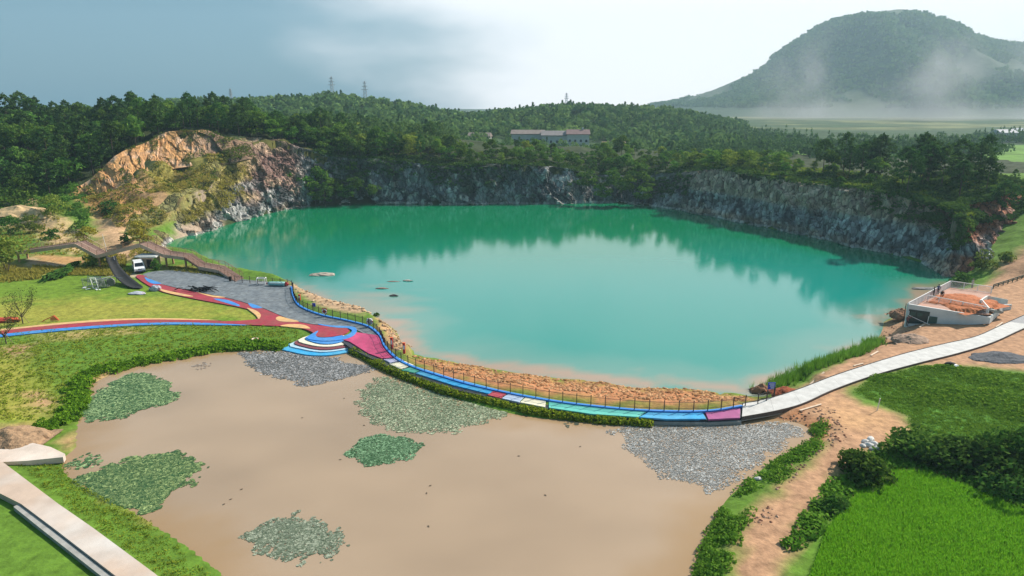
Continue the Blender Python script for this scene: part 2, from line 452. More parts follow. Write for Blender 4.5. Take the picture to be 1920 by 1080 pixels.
# ---- colours of the ground (its own soils and turf)
GRASS = (0.10, 0.19, 0.022); LAWN = (0.13, 0.215, 0.022); LAWN2 = (0.27, 0.265, 0.045); DIRT = (0.40, 0.23, 0.135); CLAY = (0.42, 0.185, 0.085); SAND = (0.52, 0.37, 0.22)
WEED = (0.075, 0.19, 0.022); SOIL = (0.17, 0.11, 0.065); FOREST = (0.035, 0.05, 0.018); DRY = (0.27, 0.23, 0.06); SILT = (0.40, 0.26, 0.12); RED = (0.33, 0.09, 0.03)
PAINT = [  # outline on the picture, height there, colour, soft edge in metres
    ([(-200,520),(0,528),(150,515),(260,518),(330,545),(420,570),(490,590),(470,602),(250,602),(100,612),(-200,640)], 2, LAWN, 1.0),
    ([(-200,560),(60,570),(160,560),(300,560),(420,572),(485,592),(300,596),(120,604),(-100,625)], 2, LAWN2, 5.0),
    ([(-200,650),(0,650),(60,690),(110,745),(105,790),(60,830),(-200,830)], 2, LAWN, 3.0),
    ([(-200,650),(20,660),(80,690),(105,740),(80,790),(-200,800)], 2, LAWN2, 4.0),
    ([(0,655),(60,645),(60,668),(0,672)], 2, DIRT, 1.5), ([(80,622),(280,612),(270,624),(150,636),(80,638)], 2, (0.35,0.27,0.10), 2.0),
    ([(60,735),(100,740),(95,765),(65,760)], 2, DIRT, 2.0), ([(0,795),(60,800),(55,830),(0,835)], 2, DIRT, 1.0),
    ([(150,725),(220,693),(300,682),(230,712),(180,745)], 0.7, SILT, 1.0), ([(110,838),(150,815),(150,840),(130,858)], .8, SILT, .8), ([(200,935),(300,975),(290,995),(200,950)], .8, DRY, 1.0),
    ([(1425,742),(1470,712),(1540,690),(1610,655),(1640,625),(1620,600),(1720,560),(1800,530),(1960,505),(1960,650),(1960,705),(1900,690),(1820,688),(1720,684),(1640,705),(1585,735),(1620,760),(1690,780),(1725,805),(1720,822),(1650,842),(1600,865),
      (1560,905),(1530,945),(1500,990),(1470,1080),(1430,1200),(1330,1200),(1360,1060),(1395,985),(1440,930),(1500,880),(1540,840),(1545,800),(1500,790),(1430,790)], 2, DIRT, 1.2),
    ([(1560,745),(1640,770),(1700,790),(1720,815),(1640,810),(1560,800)], 2, (0.50,0.29,0.15), 3.0),
    ([(1440,725),(1490,722),(1490,742),(1450,748)], 1.6, RED, 0.6), ([(1500,775),(1550,790),(1540,815),(1510,800)], 2, CLAY, 1.0), ([(1400,790),(1500,778),(1510,792),(1400,795)], 1.2, CLAY, .6),
    ([(760,665),(850,675),(960,690),(1130,708),(1300,722),(1420,735),(1430,748),(1330,775),(1130,770),(940,742),(800,705)], 1.0, CLAY, 2.5),
    ([(700,592),(745,615),(770,660),(740,672),(715,625)], 1.0, (0.42,0.25,0.13), 1.0), ([(540,525),(600,555),(700,590),(680,600),(590,580),(550,550)], 1.0, (0.42,0.28,0.17), 1.0),
    ([(1600,735),(1640,706),(1720,687),(1830,688),(1960,708),(1960,960),(1800,905),(1740,880),(1660,880),(1600,925),(1640,850),(1720,820),(1700,780)], 2, WEED, 1.5),
    ([(1550,1000),(1600,930),(1660,884),(1740,884),(1800,912),(1960,975),(1990,1200),(1480,1200)], 2, (0.075,0.22,0.012), 0.8),
    ([(1600,930),(1660,875),(1740,872),(1930,955),(1930,985),(1800,918),(1735,889),(1665,890),(1610,940)], 2, DRY, .5),
    ([(45,500),(120,508),(260,516),(262,508),(160,498),(60,488)], 2.4, (0.46,0.38,0.27), .8), ([(60,480),(160,482),(160,494),(70,492)], 2.6, (0.45,0.27,0.12), 1.5), ([(0,490),(80,505),(75,520),(0,525)], 2.2, DRY, 2.0),
    ([(296,474),(325,448),(400,426),(440,405),(400,392),(330,415),(285,440)], 4, (0.36,0.27,0.20), 1.5),
    ([(300,500),(340,495),(420,510),(350,512)], 2.2, DRY, 1.5),
    ([(170,470),(190,400),(245,395),(252,440),(300,480),(250,470)], 4.5, (0.47,0.30,0.17), 3.0), ([(-60,395),(40,388),(120,420),(165,440),(130,455),(60,425),(-60,420)], 5.5, (0.55,0.38,0.20), 2.5),
    ([(130,372),(240,365),(250,392),(180,385)], 9, (0.46,0.25,0.11), 2.0),
    ([(1860,500),(1960,480),(1960,520),(1880,525)], 3, DIRT, 2.0), ([(1800,480),(1880,470),(1850,520),(1790,525)], 3, GRASS, 2.0),
]
def ground_colour(x, y, z):
    n = fbm(x * 0.06, y * 0.06, 4, 21)[:, None]
    c = np.array(GRASS) * (0.75 + 0.5 * n)
    c = np.broadcast_to(c, (len(x), 3)).copy()
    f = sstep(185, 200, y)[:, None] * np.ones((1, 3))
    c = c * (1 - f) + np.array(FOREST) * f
    # the open grassy slope of the left mound
    mp_ = np.concatenate([sc_foot[:, :2], np.stack([topx, topy], 1)[:int(len(topx) * 0.24)][::-10]])
    f = sstep(2.0, -2.0, sdf(mp_, x, y))[:, None]
    slope_c = np.array(DRY) * (0.7 + 0.6 * n) * (1 - sstep(.5, .6, n)) + np.array((0.36, 0.22, 0.11)) * sstep(.5, .6, n)
    c = c * (1 - f) + slope_c * f
    wob = (fbm(x * 0.5, y * 0.5, 4, 33) - 0.5) * 2
    for poly, z0, col, soft in PAINT:
        q = PS(poly, z0)
        m = (x > q[:, 0].min() - 6) & (x < q[:, 0].max() + 6) & (y > q[:, 1].min() - 6) & (y < q[:, 1].max() + 6)
        if not m.any(): continue
        d = sdf(q, x[m], y[m]) + wob[m] * (0.6 + soft * 0.8)
        f = sstep(soft, -soft, d)[:, None]
        c[m] = c[m] * (1 - f) + np.array(col) * f
    # wet mud just at the waterline
    return c * (0.86 + 0.28 * fbm(x * 0.9, y * 0.9, 3, 55)[:, None])

gx = np.arange(-215, 216, 0.75); gy = np.arange(24, 331, 0.75)
GX, GY = np.meshgrid(gx, gy)
X, Y = GX.ravel(), GY.ravel()
Z = zg(X, Y)
def grid_faces(nx_, ny_):
    i = np.arange(nx_ - 1)[None, :] + np.arange(ny_ - 1)[:, None] * nx_
    i = i.ravel()
    return np.stack([i, i + 1, i + nx_ + 1, i + nx_], 1)
M_ground = mat('ground_soil', (0, 0, 0), 0.95, 0.4, 1.1, 0.10, 2.2, attr='Col', spec=0.15)
g = link('ground', np_mesh('ground', np.stack([X, Y, Z], 1), grid_faces(len(gx), len(gy)), [M_ground], {'Col': ground_colour(X, Y, Z)}, True))
tag(g, 'uneven ground of turf, sandy soil and clay round the lake', kind='structure')

# ------------------------------------------------------------------ rock faces
def rock_mat(name, dark=False):
    m, N, L = new_mat(name)
    out = N.new('ShaderNodeOutputMaterial'); bs = N.new('ShaderNodeBsdfPrincipled'); bs.inputs['Roughness'].default_value = 0.88
    bs.inputs['Specular IOR Level'].default_value = 0.25
    at = N.new('ShaderNodeAttribute'); at.attribute_name = 'Col'
    geo = N.new('ShaderNodeNewGeometry')
    mpg = N.new('ShaderNodeMapping'); mpg.inputs['Scale'].default_value = (1, 1, 0.45); mpg.inputs['Rotation'].default_value = (0.35, 0.25, 0)
    n1 = N.new('ShaderNodeTexNoise'); n1.inputs['Scale'].default_value = 0.8; n1.inputs['Detail'].default_value = 7; n1.inputs['Roughness'].default_value = 0.7
    vo = N.new('ShaderNodeTexVoronoi'); vo.inputs['Scale'].default_value = 0.75; vo.feature = 'DISTANCE_TO_EDGE'
    L.new(geo.outputs['Position'], mpg.inputs['Vector']); L.new(mpg.outputs[0], n1.inputs['Vector']); L.new(mpg.outputs[0], vo.inputs['Vector'])
    r1 = N.new('ShaderNodeMapRange'); r1.inputs['From Min'].default_value = 0.3; r1.inputs['From Max'].default_value = 0.7; r1.inputs['To Min'].default_value = 0.38; r1.inputs['To Max'].default_value = 1.7
    L.new(n1.outputs['Fac'], r1.inputs['Value'])
    vm = N.new('ShaderNodeVectorMath'); vm.operation = 'SCALE'; L.new(at.outputs['Color'], vm.inputs[0]); L.new(r1.outputs[0], vm.inputs['Scale'])
    vc = N.new('ShaderNodeTexVoronoi'); vc.inputs['Scale'].default_value = 0.75; L.new(mpg.outputs[0], vc.inputs['Vector'])
    sv_ = N.new('ShaderNodeSeparateColor'); L.new(vc.outputs['Color'], sv_.inputs[0])
    r3 = N.new('ShaderNodeMapRange'); r3.inputs['To Min'].default_value = 0.5; r3.inputs['To Max'].default_value = 1.55; L.new(sv_.outputs[0], r3.inputs['Value'])
    r4 = N.new('ShaderNodeMapRange'); r4.inputs['From Max'].default_value = 0.07; r4.inputs['To Min'].default_value = 0.35; L.new(vo.outputs['Distance'], r4.inputs['Value'])   # base colour darker along the cracks
    mq = N.new('ShaderNodeMath'); mq.operation = 'MULTIPLY'; L.new(r3.outputs[0], mq.inputs[0]); L.new(r4.outputs[0], mq.inputs[1])
    vm2 = N.new('ShaderNodeVectorMath'); vm2.operation = 'SCALE'; L.new(vm.outputs[0], vm2.inputs[0]); L.new(mq.outputs[0], vm2.inputs['Scale'])
    L.new(vm2.outputs[0], bs.inputs['Base Color'])
    bp = N.new('ShaderNodeBump'); bp.inputs['Distance'].default_value = 0.6
    ad = N.new('ShaderNodeMath'); ad.operation = 'ADD'
    r2 = N.new('ShaderNodeMapRange'); r2.inputs['From Max'].default_value = 0.12; L.new(vo.outputs['Distance'], r2.inputs['Value'])
    m2 = N.new('ShaderNodeMath'); m2.operation = 'MULTIPLY'; m2.inputs[1].default_value = 0.35; L.new(r2.outputs[0], m2.inputs[0])
    L.new(m2.outputs[0], ad.inputs[0]); L.new(n1.outputs['Fac'], ad.inputs[1]); L.new(ad.outputs[0], bp.inputs['Height']); L.new(bp.outputs[0], bs.inputs['Normal'])
    L.new(bs.outputs[0], out.inputs['Surface'])
    return m
M_rock = rock_mat('quarry_rock')
def face_sheet(name, A, B, nt, disp, colour, label, lip=5.0, seed=0, power=1.0, m=None):
    """rock face from foot line A to brow line B (n,3), broken into blocks, with a lip running back over the land"""
    n = len(A)
    s = np.concatenate([[0], np.cumsum(np.linalg.norm(np.diff(A[:, :2], axis=0), axis=1))])
    t = np.linspace(0, 1, nt)
    S, T = np.meshgrid(s, t)
    D = B - A
    hd = np.hypot(D[:, 0], D[:, 1]) + 1e-6
    n_out = np.stack([-D[:, 0] / hd, -D[:, 1] / hd, np.zeros(n)], 1)          # towards the open side
    prof = T ** power
    V = A[None] + D[None] * np.stack([prof, prof, T], 2)
    H = V[:, :, 2]
    c1 = cells((S + 0.5 * H) / 3.4, H / 3.8 + S * 0.04, seed + 1)
    c2 = cells((S - 0.4 * H) / 1.25, H / 1.7 + S * 0.1, seed + 2)
    c3 = cells((S + 0.3 * H) / 9.0, H / 14.0, seed + 3)
    blk = (c1[0] - 0.5) * 1.5 + (c2[0] - 0.5) * 0.65 + (c3[0] - 0.5) * 2.6 + c1[2] * 0.9 * (c1[0] - .4) + c2[3] * 0.35
    fb = (fbm(S * 0.25, H * 0.3, 5, seed + 5) - 0.5) * 2.4
    fade = sstep(0, 0.06, T) * sstep(1.0, 0.93, T) * 0.85 + 0.15
    d = (blk + fb) * disp * fade
    V = V + n_out[None] * d[:, :, None]
    V[:, :, 2] += (c2[0] - 0.5) * 0.5 * disp * fade
    # lip
    nl = 4
    lipv = []
    for k in range(1, nl + 1):
        q = B - n_out * (lip * k / nl)
        q = q.copy(); q[:, 2] = zg(q[:, 0], q[:, 1]) + (0.15 if k < nl else -0.6)
        lipv.append(q)
    V = np.concatenate([V, np.array(lipv)], 0)
    Tn = np.concatenate([T, np.full((nl, n), 1.5)], 0); Sn = np.concatenate([S, np.repeat(S[:1], nl, 0)], 0)
    C = colour(Sn / s[-1], Tn, V, np.concatenate([c1[0], np.repeat(c1[0][-1:], nl, 0)], 0), np.concatenate([c2[0], np.repeat(c2[0][-1:], nl, 0)], 0))
    F = grid_faces(n, nt + nl)[:, ::-1]
    me = np_mesh(name, V.reshape(-1, 3), F, [m or M_rock], {'Col': C.reshape(-1, 3)}, False)
    o = link(name, me); tag(o, label, kind='structure')
    return o, V
GREY = np.array((0.235, 0.235, 0.23)); GREYD = np.array((0.078, 0.083, 0.09)); PURP = np.array((0.215, 0.125, 0.105)); TAN = np.array((0.46, 0.31, 0.21)); ORAN = np.array((0.50, 0.275, 0.115)); PALE = np.array((0.50, 0.47, 0.43)); MOSS = np.array((0.035, 0.06, 0.022))
def mix3(a, b, f): return a * (1 - f[..., None]) + b * f[..., None]
def cliff_colour(S, T, V, k1, k2):
    px = V[..., 0]; zz = V[..., 2]
    pxx = 960 + V[..., 0] / V[..., 1] * FPX * 1.02          # where along the bay
    c = mix3(GREY * np.ones(S.shape + (3,)), GREYD, sstep(0.35, 0.75, k1))
    c = mix3(c, PALE * 0.85, sstep(0.74, 0.97, k2) * 0.85)
    left = sstep(575, 540, pxx)
    n = fbm(V[..., 0] * 0.12 + V[..., 1] * 0.05, V[..., 2] * 0.2, 4, 71)
    pf = left * sstep(0.15, 0.5, zz / 20 + (n - .5) * 1.0)
    c = mix3(c, mix3(PURP * np.ones(S.shape + (3,)), TAN * .8, sstep(.45, .7, n)), pf)
    c = mix3(c, TAN * .75, sstep(425, 330, pxx) * sstep(0.5, 0.7, n))
    right = sstep(1240, 1330, pxx)
    c = mix3(c, GREY * 1.6, right * sstep(.25, .75, k2) * .8)
    c = mix3(c, TAN * 1.05, right * sstep(0.25, 0.7, T * .8 + (n - .4) * 1.6) * .8)
    c = mix3(c, np.array((0.33, 0.12, 0.065)), sstep(1800, 1850, pxx) * sstep(.35, .6, n + .1))
    c = mix3(c, np.array(DRY) * .9, sstep(480, 440, pxx) * sstep(.42, .6, T + (n - .5) * .8) * .85)
    mid = sstep(575, 620, pxx) * sstep(1330, 1250, pxx)
    c = mix3(c, MOSS, mid * sstep(0.54, 0.66, fbm(S * 60, T * 2.5, 4, 73) + 0.3 * (T - .5)) * 0.6)
    c = mix3(c, MOSS * 1.6, sstep(1.0, 1.2, T) * (1 - left * .7))
    c = mix3(c, PALE, sstep(0.85, 0.55, zz + (n - .5) * .8) * sstep(1800, 1750, pxx) * 0.85)
    return c
A = np.stack([cx, cy, cz - 0.6], 1); B = np.stack([topx, topy, ch], 1)
cliff, CLV = face_sheet('cliff', A, B, 62, 0.9, cliff_colour, 'grey and purple quarry rock face rising from the far side of the lake', 6.0, 3, 1.25)
def scarp_colour(S, T, V, k1, k2):
    n = fbm(V[..., 0] * 0.3, V[..., 2] * 0.25 + V[..., 1] * .2, 4, 81)
    c = mix3(ORAN * np.ones(S.shape + (3,)), TAN * 1.1, sstep(.42, .72, n))
    c = mix3(c, np.array((.40, .20, .085)), sstep(.5, .7, fbm(S * 90, T * 1.2, 3, 82)) * .6)
    c = mix3(c, np.array((0.36, 0.19, 0.09)), sstep(.7, .95, k2) * .7)
    c = mix3(c, np.array((0.19, 0.13, 0.10)), sstep(0.66, 0.82, S) * .8)
    c = mix3(c, FOREST_N, sstep(1.02, 1.25, T))
    return c
FOREST_N = np.array(FOREST)
fa = resample(smooth_pts(np.concatenate([sc_foot, sc_top], 1), 8), 0.45)
A = fa[:, :3].copy(); B = fa[:, 3:].copy(); A[:, 2] -= 3.5; A[:, 1] -= 3.6; B[:, 1] -= 2.0; B[:, 2] += .1 + 1.6 * (fbm(np.arange(len(B)) * .035, np.zeros(len(B)), 4, 83) - .5)
scarp, SCV = face_sheet('clay_scarp', A, B, 34, 0.85, scarp_colour, 'orange clay scarp cut into the wooded mound left of the lake', 4.0, 13, 1.0, mat('clay_face', (0, 0, 0), .95, .4, .9, .5, .8, attr='Col', spec=.15))

# ------------------------------------------------------------------ water
def water_mat(name, rough, bump, bscale, stretch=(1, 1, 1)):
    m, N, L = new_mat(name)
    out = N.new('ShaderNodeOutputMaterial'); bs = N.new('ShaderNodeBsdfPrincipled')
    bs.inputs['Roughness'].default_value = rough; bs.inputs['IOR'].default_value = 1.33
    at = N.new('ShaderNodeAttribute'); at.attribute_name = 'Col'; L.new(at.outputs['Color'], bs.inputs['Base Color'])
    geo = N.new('ShaderNodeNewGeometry'); mpg = N.new('ShaderNodeMapping'); mpg.inputs['Scale'].default_value = stretch
    n1 = N.new('ShaderNodeTexNoise'); n1.inputs['Scale'].default_value = bscale; n1.inputs['Detail'].default_value = 3
    bp = N.new('ShaderNodeBump'); bp.inputs['Distance'].default_value = bump
    L.new(geo.outputs['Position'], mpg.inputs['Vector']); L.new(mpg.outputs[0], n1.inputs['Vector']); L.new(n1.outputs['Fac'], bp.inputs['Height']); L.new(bp.outputs[0], bs.inputs['Normal'])
    L.new(bs.outputs[0], out.inputs['Surface'])
    return m
def water(name, poly, z, step, grow, colfn, m, label):
    x = np.arange(poly[:, 0].min() - grow, poly[:, 0].max() + grow + step, step); y = np.arange(max(poly[:, 1].min(), 20) - grow, poly[:, 1].max() + grow + step, step)
    gx_, gy_ = np.meshgrid(x, y); xx, yy = gx_.ravel(), gy_.ravel()
    d = sdf(poly, xx, yy)
    F = grid_faces(len(x), len(y)); keep = (d[F] < grow).all(1)
    F = F[keep]; used = np.unique(F); mapi = np.full(len(xx), -1); mapi[used] = np.arange(len(used))
    V = np.stack([xx, yy, np.full(len(xx), z)], 1)[used]
    me = np_mesh(name, V, mapi[F], [m], {'Col': colfn(xx[used], yy[used], d[used])}, True)
    return tag(link(name, me), label, kind='structure')
def lake_col(x, y, d):
    deep = np.array((0.010, 0.235, 0.198)); shal = np.array((0.095, 0.26, 0.22)); silt = np.array((0.38, 0.24, 0.17))
    dn = seg_dist(lake_near, x, y, False) + (fbm(x * 0.09, y * 0.09, 4, 91) - .5) * 9
    f = sstep(11, 1.5, dn)
    c = mix3(np.broadcast_to(deep, (len(x), 3)), shal, f)
    f2 = sstep(3.2, -1.0, dn + (fbm(x * 0.3, y * 0.3, 3, 95) - .5) * 4)
    f2 = np.maximum(f2, sstep(16, 3, np.hypot(x + 28, (y - 117) * 1.3) + (fbm(x * .12, y * .3, 4, 96) - .5) * 16) * .55)
    c = mix3(c, silt, f2 * .85)
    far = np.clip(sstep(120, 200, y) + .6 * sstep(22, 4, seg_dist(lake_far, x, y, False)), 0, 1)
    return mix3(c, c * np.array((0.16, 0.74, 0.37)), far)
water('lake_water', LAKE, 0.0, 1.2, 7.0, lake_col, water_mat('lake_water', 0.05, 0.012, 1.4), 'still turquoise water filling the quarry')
def pond_col(x, y, d):
    c = np.array((0.35, 0.255, 0.175)) * (0.80 + 0.40 * fbm(x * 0.07, y * 0.11, 4, 97)[:, None])
    return mix3(c, np.array((0.30, 0.18, 0.075)), sstep(-5, 0.5, d + (fbm(x * .3, y * .3, 3, 98) - .5) * 5) * .6)
water('pond_water', POND, POND_Z, 0.8, 3.0, pond_col, water_mat('pond_water', 0.06, 0.006, 1.2), 'muddy brown water of the lily pond')

# ------------------------------------------------------------------ hills beyond
RIDGE_D, MOUNT_D = 540.0, 1900.0
ridge = np.array([PD(a, b, RIDGE_D) for a, b in [(-600,210),(-100,205),(200,207),(420,203),(520,197),(620,191),(700,202),(800,218),(880,230),(960,221),(1060,214),(1150,214),(1240,217),(1300,228),(1380,246),(1440,262),(1600,272),(2600,275)]])
mount = np.array([PD(a, b, MOUNT_D) for a, b in [(900,212),(1150,208),(1270,193),(1350,166),(1430,130),(1480,88),(1550,43),(1600,33),(1665,22),(1720,34),(1790,62),(1870,96),(1930,98),(2010,80),(2150,110),(2400,180),(2800,210)]])
def zh(x, y):
    x = np.asarray(x, float); y = np.asarray(y, float)
    base = 9 + 8 * sstep(60, -60, x * 300 / np.maximum(y, 200)) * sstep(900, 500, y) + (fbm(x * 0.008, y * 0.008, 3, 41) - .5) * 3
    xr = x * RIDGE_D / np.maximum(y, 150)
    rc = np.interp(xr, ridge[:, 0], ridge[:, 2])
    g1 = np.where(y < RIDGE_D, np.exp(-((y - RIDGE_D) / 80) ** 2), np.exp(-((y - RIDGE_D) / 260) ** 2))
    rz = base + np.maximum(rc - base, 0) * g1 + (fbm(x * 0.02, y * 0.02, 4, 43) - .5) * 7 * g1
    mc = np.interp(x, mount[:, 0], mount[:, 2])
    g2 = np.where(y < MOUNT_D, sstep(1180, MOUNT_D, y + (fbm(x * .006, y * .002, 4, 47) - .5) * 260) ** 1.0, 1.0 - .95 * sstep(MOUNT_D, MOUNT_D + 450, y))
    gul = (fbm(x * 0.011, y * 0.004, 5, 49) - .5) * 70 * g2 * sstep(0, 250, MOUNT_D - y)
    mz = base + np.maximum(mc - base, 0) * g2 + gul * sstep(30, 200, mc)
    return np.maximum(rz, mz)
hx = np.concatenate([np.arange(-1500, -300, 24), np.arange(-300, 420, 7), np.arange(420, 2400, 16)]); hy = np.concatenate([np.arange(300, 700, 7), np.arange(700, 1150, 16), np.arange(1150, 2050, 11), np.arange(2050, 2500, 50)])
HX, HY = np.meshgrid(hx, hy); x_, y_ = HX.ravel(), HY.ravel(); z_ = zh(x_, y_)
blend = sstep(330, 300, y_) * (np.abs(x_) < 230)
z_ = np.where((y_ < 330) & (np.abs(x_) < 215), zg(x_, np.minimum(y_, 330)) - 1.0, z_)
fcol = mix3(np.broadcast_to(np.array((0.04, 0.075, 0.03)), (len(x_), 3)), np.array((0.16, 0.17, 0.075)), sstep(.45, .6, fbm(x_ * .01, y_ * .02, 4, 51)) * sstep(640, 720, y_) * sstep(1350, 1200, y_))
fcol = mix3(fcol, np.array((0.03, 0.062, 0.027)), sstep(1150, 1230, y_))
fcol = mix3(fcol, np.array((0.30, 0.25, 0.18)), sstep(.52, .66, fbm(x_ * .006, y_ * .006, 5, 53)) * sstep(1250, 1400, y_) * .15)
fld = (x_ > 120) & (y_ < 420)
fcol[fld] = np.array((0.12, 0.23, 0.04))
M_hill = mat('hill_cover', (0, 0, 0), 0.95, 0.45, 0.05, 2.5, 0.12, attr='Col', spec=0.1)
tag(link('hills', np_mesh('hills', np.stack([x_, y_, z_], 1), grid_faces(len(hx), len(hy)), [M_hill], {'Col': fcol}, True)), 'wooded hills and the steep mountain beyond the lake', kind='structure')
# land outside: one wide low sheet under everything
ox = np.array([-4000, -1500, -215, 215, 2400, 5000.]); oy = np.array([-600, 24.5, 331, 2500, 3000.])
OX, OY = np.meshgrid(ox, oy)
oz = np.where((np.abs(OX.ravel()) <= 215) & (OY.ravel() >= 24) & (OY.ravel() <= 331), -8.0, 0.3) + np.where(OY.ravel() > 400, 0, 0)
tag(link('terrain', np_mesh('terrain', np.stack([OX.ravel(), OY.ravel(), oz - .6], 1), grid_faces(6, 5), [mat('outer_land', (0.08, 0.12, 0.035), .95, .4, .08)])), 'flat farmland stretching away around the site', kind='structure')

# ================================================================== BUILT GROUND
def slab(name, px, z, thick, m, parent=None, k=3, label=None, closed_smooth=True, bevel=0.0):
    q = PS(px, z)
    if closed_smooth: q = smooth_pts(q, k, True)
    o = MB().prism([tuple(a) for a in q], z - thick, z).build(name, m, parent, bevel=bevel)
    if label: o['label'] = label
    return o
M_gravel = mat('grey_gravel', (0.125, 0.145, 0.165), 0.9, 0.45, 1.6, 0.03, 9, col2=(0.17, 0.19, 0.205))
M_red = mat('red_rubber', (0.33, 0.032, 0.055), 0.8, 0.22, 1.3, col2=(0.27, 0.05, 0.055), detail=9); M_blue = mat('blue_rubber', (0.035, 0.22, 0.60), 0.7, 0.22, 1.3, col2=(0.07, 0.24, 0.52), detail=9); M_yel = mat('apricot_rubber', (0.66, 0.39, 0.16), 0.8, 0.2, 1.3, col2=(0.55, 0.34, 0.17), detail=9)
lot = slab('gravel_lot', [(268,514),(310,507),(370,511),(440,522),(510,529),(546,536),(550,553),(562,572),(600,588),(650,599),(690,610),(714,628),(722,646),(690,629),(665,617),(640,612),(600,609),(560,603),(530,593),(500,580),(465,569),(430,559),(380,549),(330,539),(288,528)], 2.05, 0.8, M_gravel, k=3)
tag(lot, 'dark grey gravel lot between the red path and the lake railing', kind='structure')
path = thing('rubber_path', None, None); tag(path, 'winding red rubber path edged in blue and apricot', kind='structure')
slab('red_strip', [(-260,642),(-80,628),(60,613),(130,606),(200,601.5),(270,598.5),(340,599),(420,602),(465,600),(484,597),(487,590),(476,583),(455,577),(420,570),(380,563),(340,555),(305,547),(278,535),(255,519),(262,515),(274,518),(290,529),(330,540),(380,550),(430,560),(465,570),(500,581),(530,594),(560,604),(600,610),(640,613),(655,619),(640,628),(610,632),(592,630),(585,622),(560,614),(520,611),(470,609),(420,606.5),(350,604),(280,605),(200,609),(130,614),(60,620),(-80,635),(-260,650)], 2.09, 0.6, M_red, path, 2)
slab('blue_strip', [(-260,650),(-80,635),(60,620),(130,614),(200,609),(280,605),(350,604),(420,606.5),(468,609),(430,609.5),(330,608),(250,610),(150,617),(60,625),(-80,640),(-260,656)], 2.08, 0.6, M_blue, path, 2)
slab('apricot_strip', [(-260,639),(-80,625),(60,610.5),(130,603.5),(200,598.5),(260,596.5),(340,597),(415,600.5),(340,599.5),(270,599),(200,602),(130,607),(60,613.5),(-80,628.5),(-260,642.5)], 2.10, 0.6, M_yel, path, 2)
for nm, px, m in [('blue_patch', [(271,519),(280,523),(302,531),(288,532),(276,527)], M_blue), ('blue_patch', [(400,560),(425,562),(448,571),(446,574),(425,568)], M_blue), ('blue_patch', [(465,568),(478,571),(492,577),(474,577)], M_blue),
                  ('apricot_patch', [(298,541),(320,546),(362,555),(345,555),(310,548)], M_yel), ('apricot_patch', [(370,548),(395,553),(422,557),(400,557)], M_yel), ('apricot_patch', [(463,577),(480,582),(489,590),(485,598),(480,591),(470,583)], M_yel),
                  ('apricot_patch', [(517,597),(524,593),(540,597),(560,602),(545,603.5),(524,602)], M_yel), ('apricot_patch', [(525,610.5),(545,607.5),(570,609),(582,616),(560,614.5),(540,612.5)], M_yel),
                  ('blue_ring', [(575,634),(588,624),(597,620),(592,628),(600,633),(625,632.5),(650,628),(660,620),(652,615),(632,614),(605,610),(596,607),(620,610),(645,611),(664,613),(669,620),(662,630),(640,637),(605,639)], M_blue)]:
    slab(nm, px, 2.115, 0.5, m, path, 3)

# stepped terrace into the pond
M_white = mat('white_paint', (0.72, 0.71, 0.68), 0.6, 0.12, 1.0); M_cream = mat('cream_paint', (0.76, 0.70, 0.52), 0.6, 0.10, 1.0); M_maroon = mat('maroon_paint', (0.20, 0.05, 0.06), 0.6, 0.15, 1.0); M_cyan = mat('cyan_paint', (0.03, 0.33, 0.64), 0.55, 0.22, 1.2, col2=(0.08, 0.35, 0.56), detail=9); M_pale = mat('pale_blue_paint', (0.42, 0.58, 0.68), 0.55, 0.12, 1.0); M_conc = mat('concrete', (0.33, 0.32, 0.30), 0.85, 0.25, 1.2, 0.01, 8)
terr = thing('stepped_terrace', 'curved terrace of blue, cream and maroon steps down to the pond', 'steps', P(605, 645, 0.3))
def tier(px, z, m, lab):
    q = smooth_pts(PS(px, z), 3, True)
    lo = P(605, 645, 0.3)
    MB().prism([(a - lo[0], b - lo[1]) for a, b in q], -1.0, z - 0.3).build('tier', m, terr)['label'] = lab
tier([(572,633),(588,641),(608,644.5),(630,643),(648,636),(635,626),(600,624)], 2.03, M_blue, 'bright blue top step')
tier([(559,637),(578,645.5),(605,649.5),(632,648),(654,641),(640,626),(600,624)], 1.90, M_cream, 'cream step')
tier([(552,641),(572,650),(602,655),(634,653),(656,646),(640,626),(600,624)], 1.77, M_maroon, 'maroon step')
tier([(543,645),(566,654),(600,659.5),(634,657),(655,650),(640,626),(600,624)], 1.64, M_pale, 'pale blue step')
tier([(526,650),(548,659.5),(580,665.5),(612,666),(640,662.5),(660,655),(640,628),(590,628)], 1.51, M_cyan, 'wide cyan bottom step')

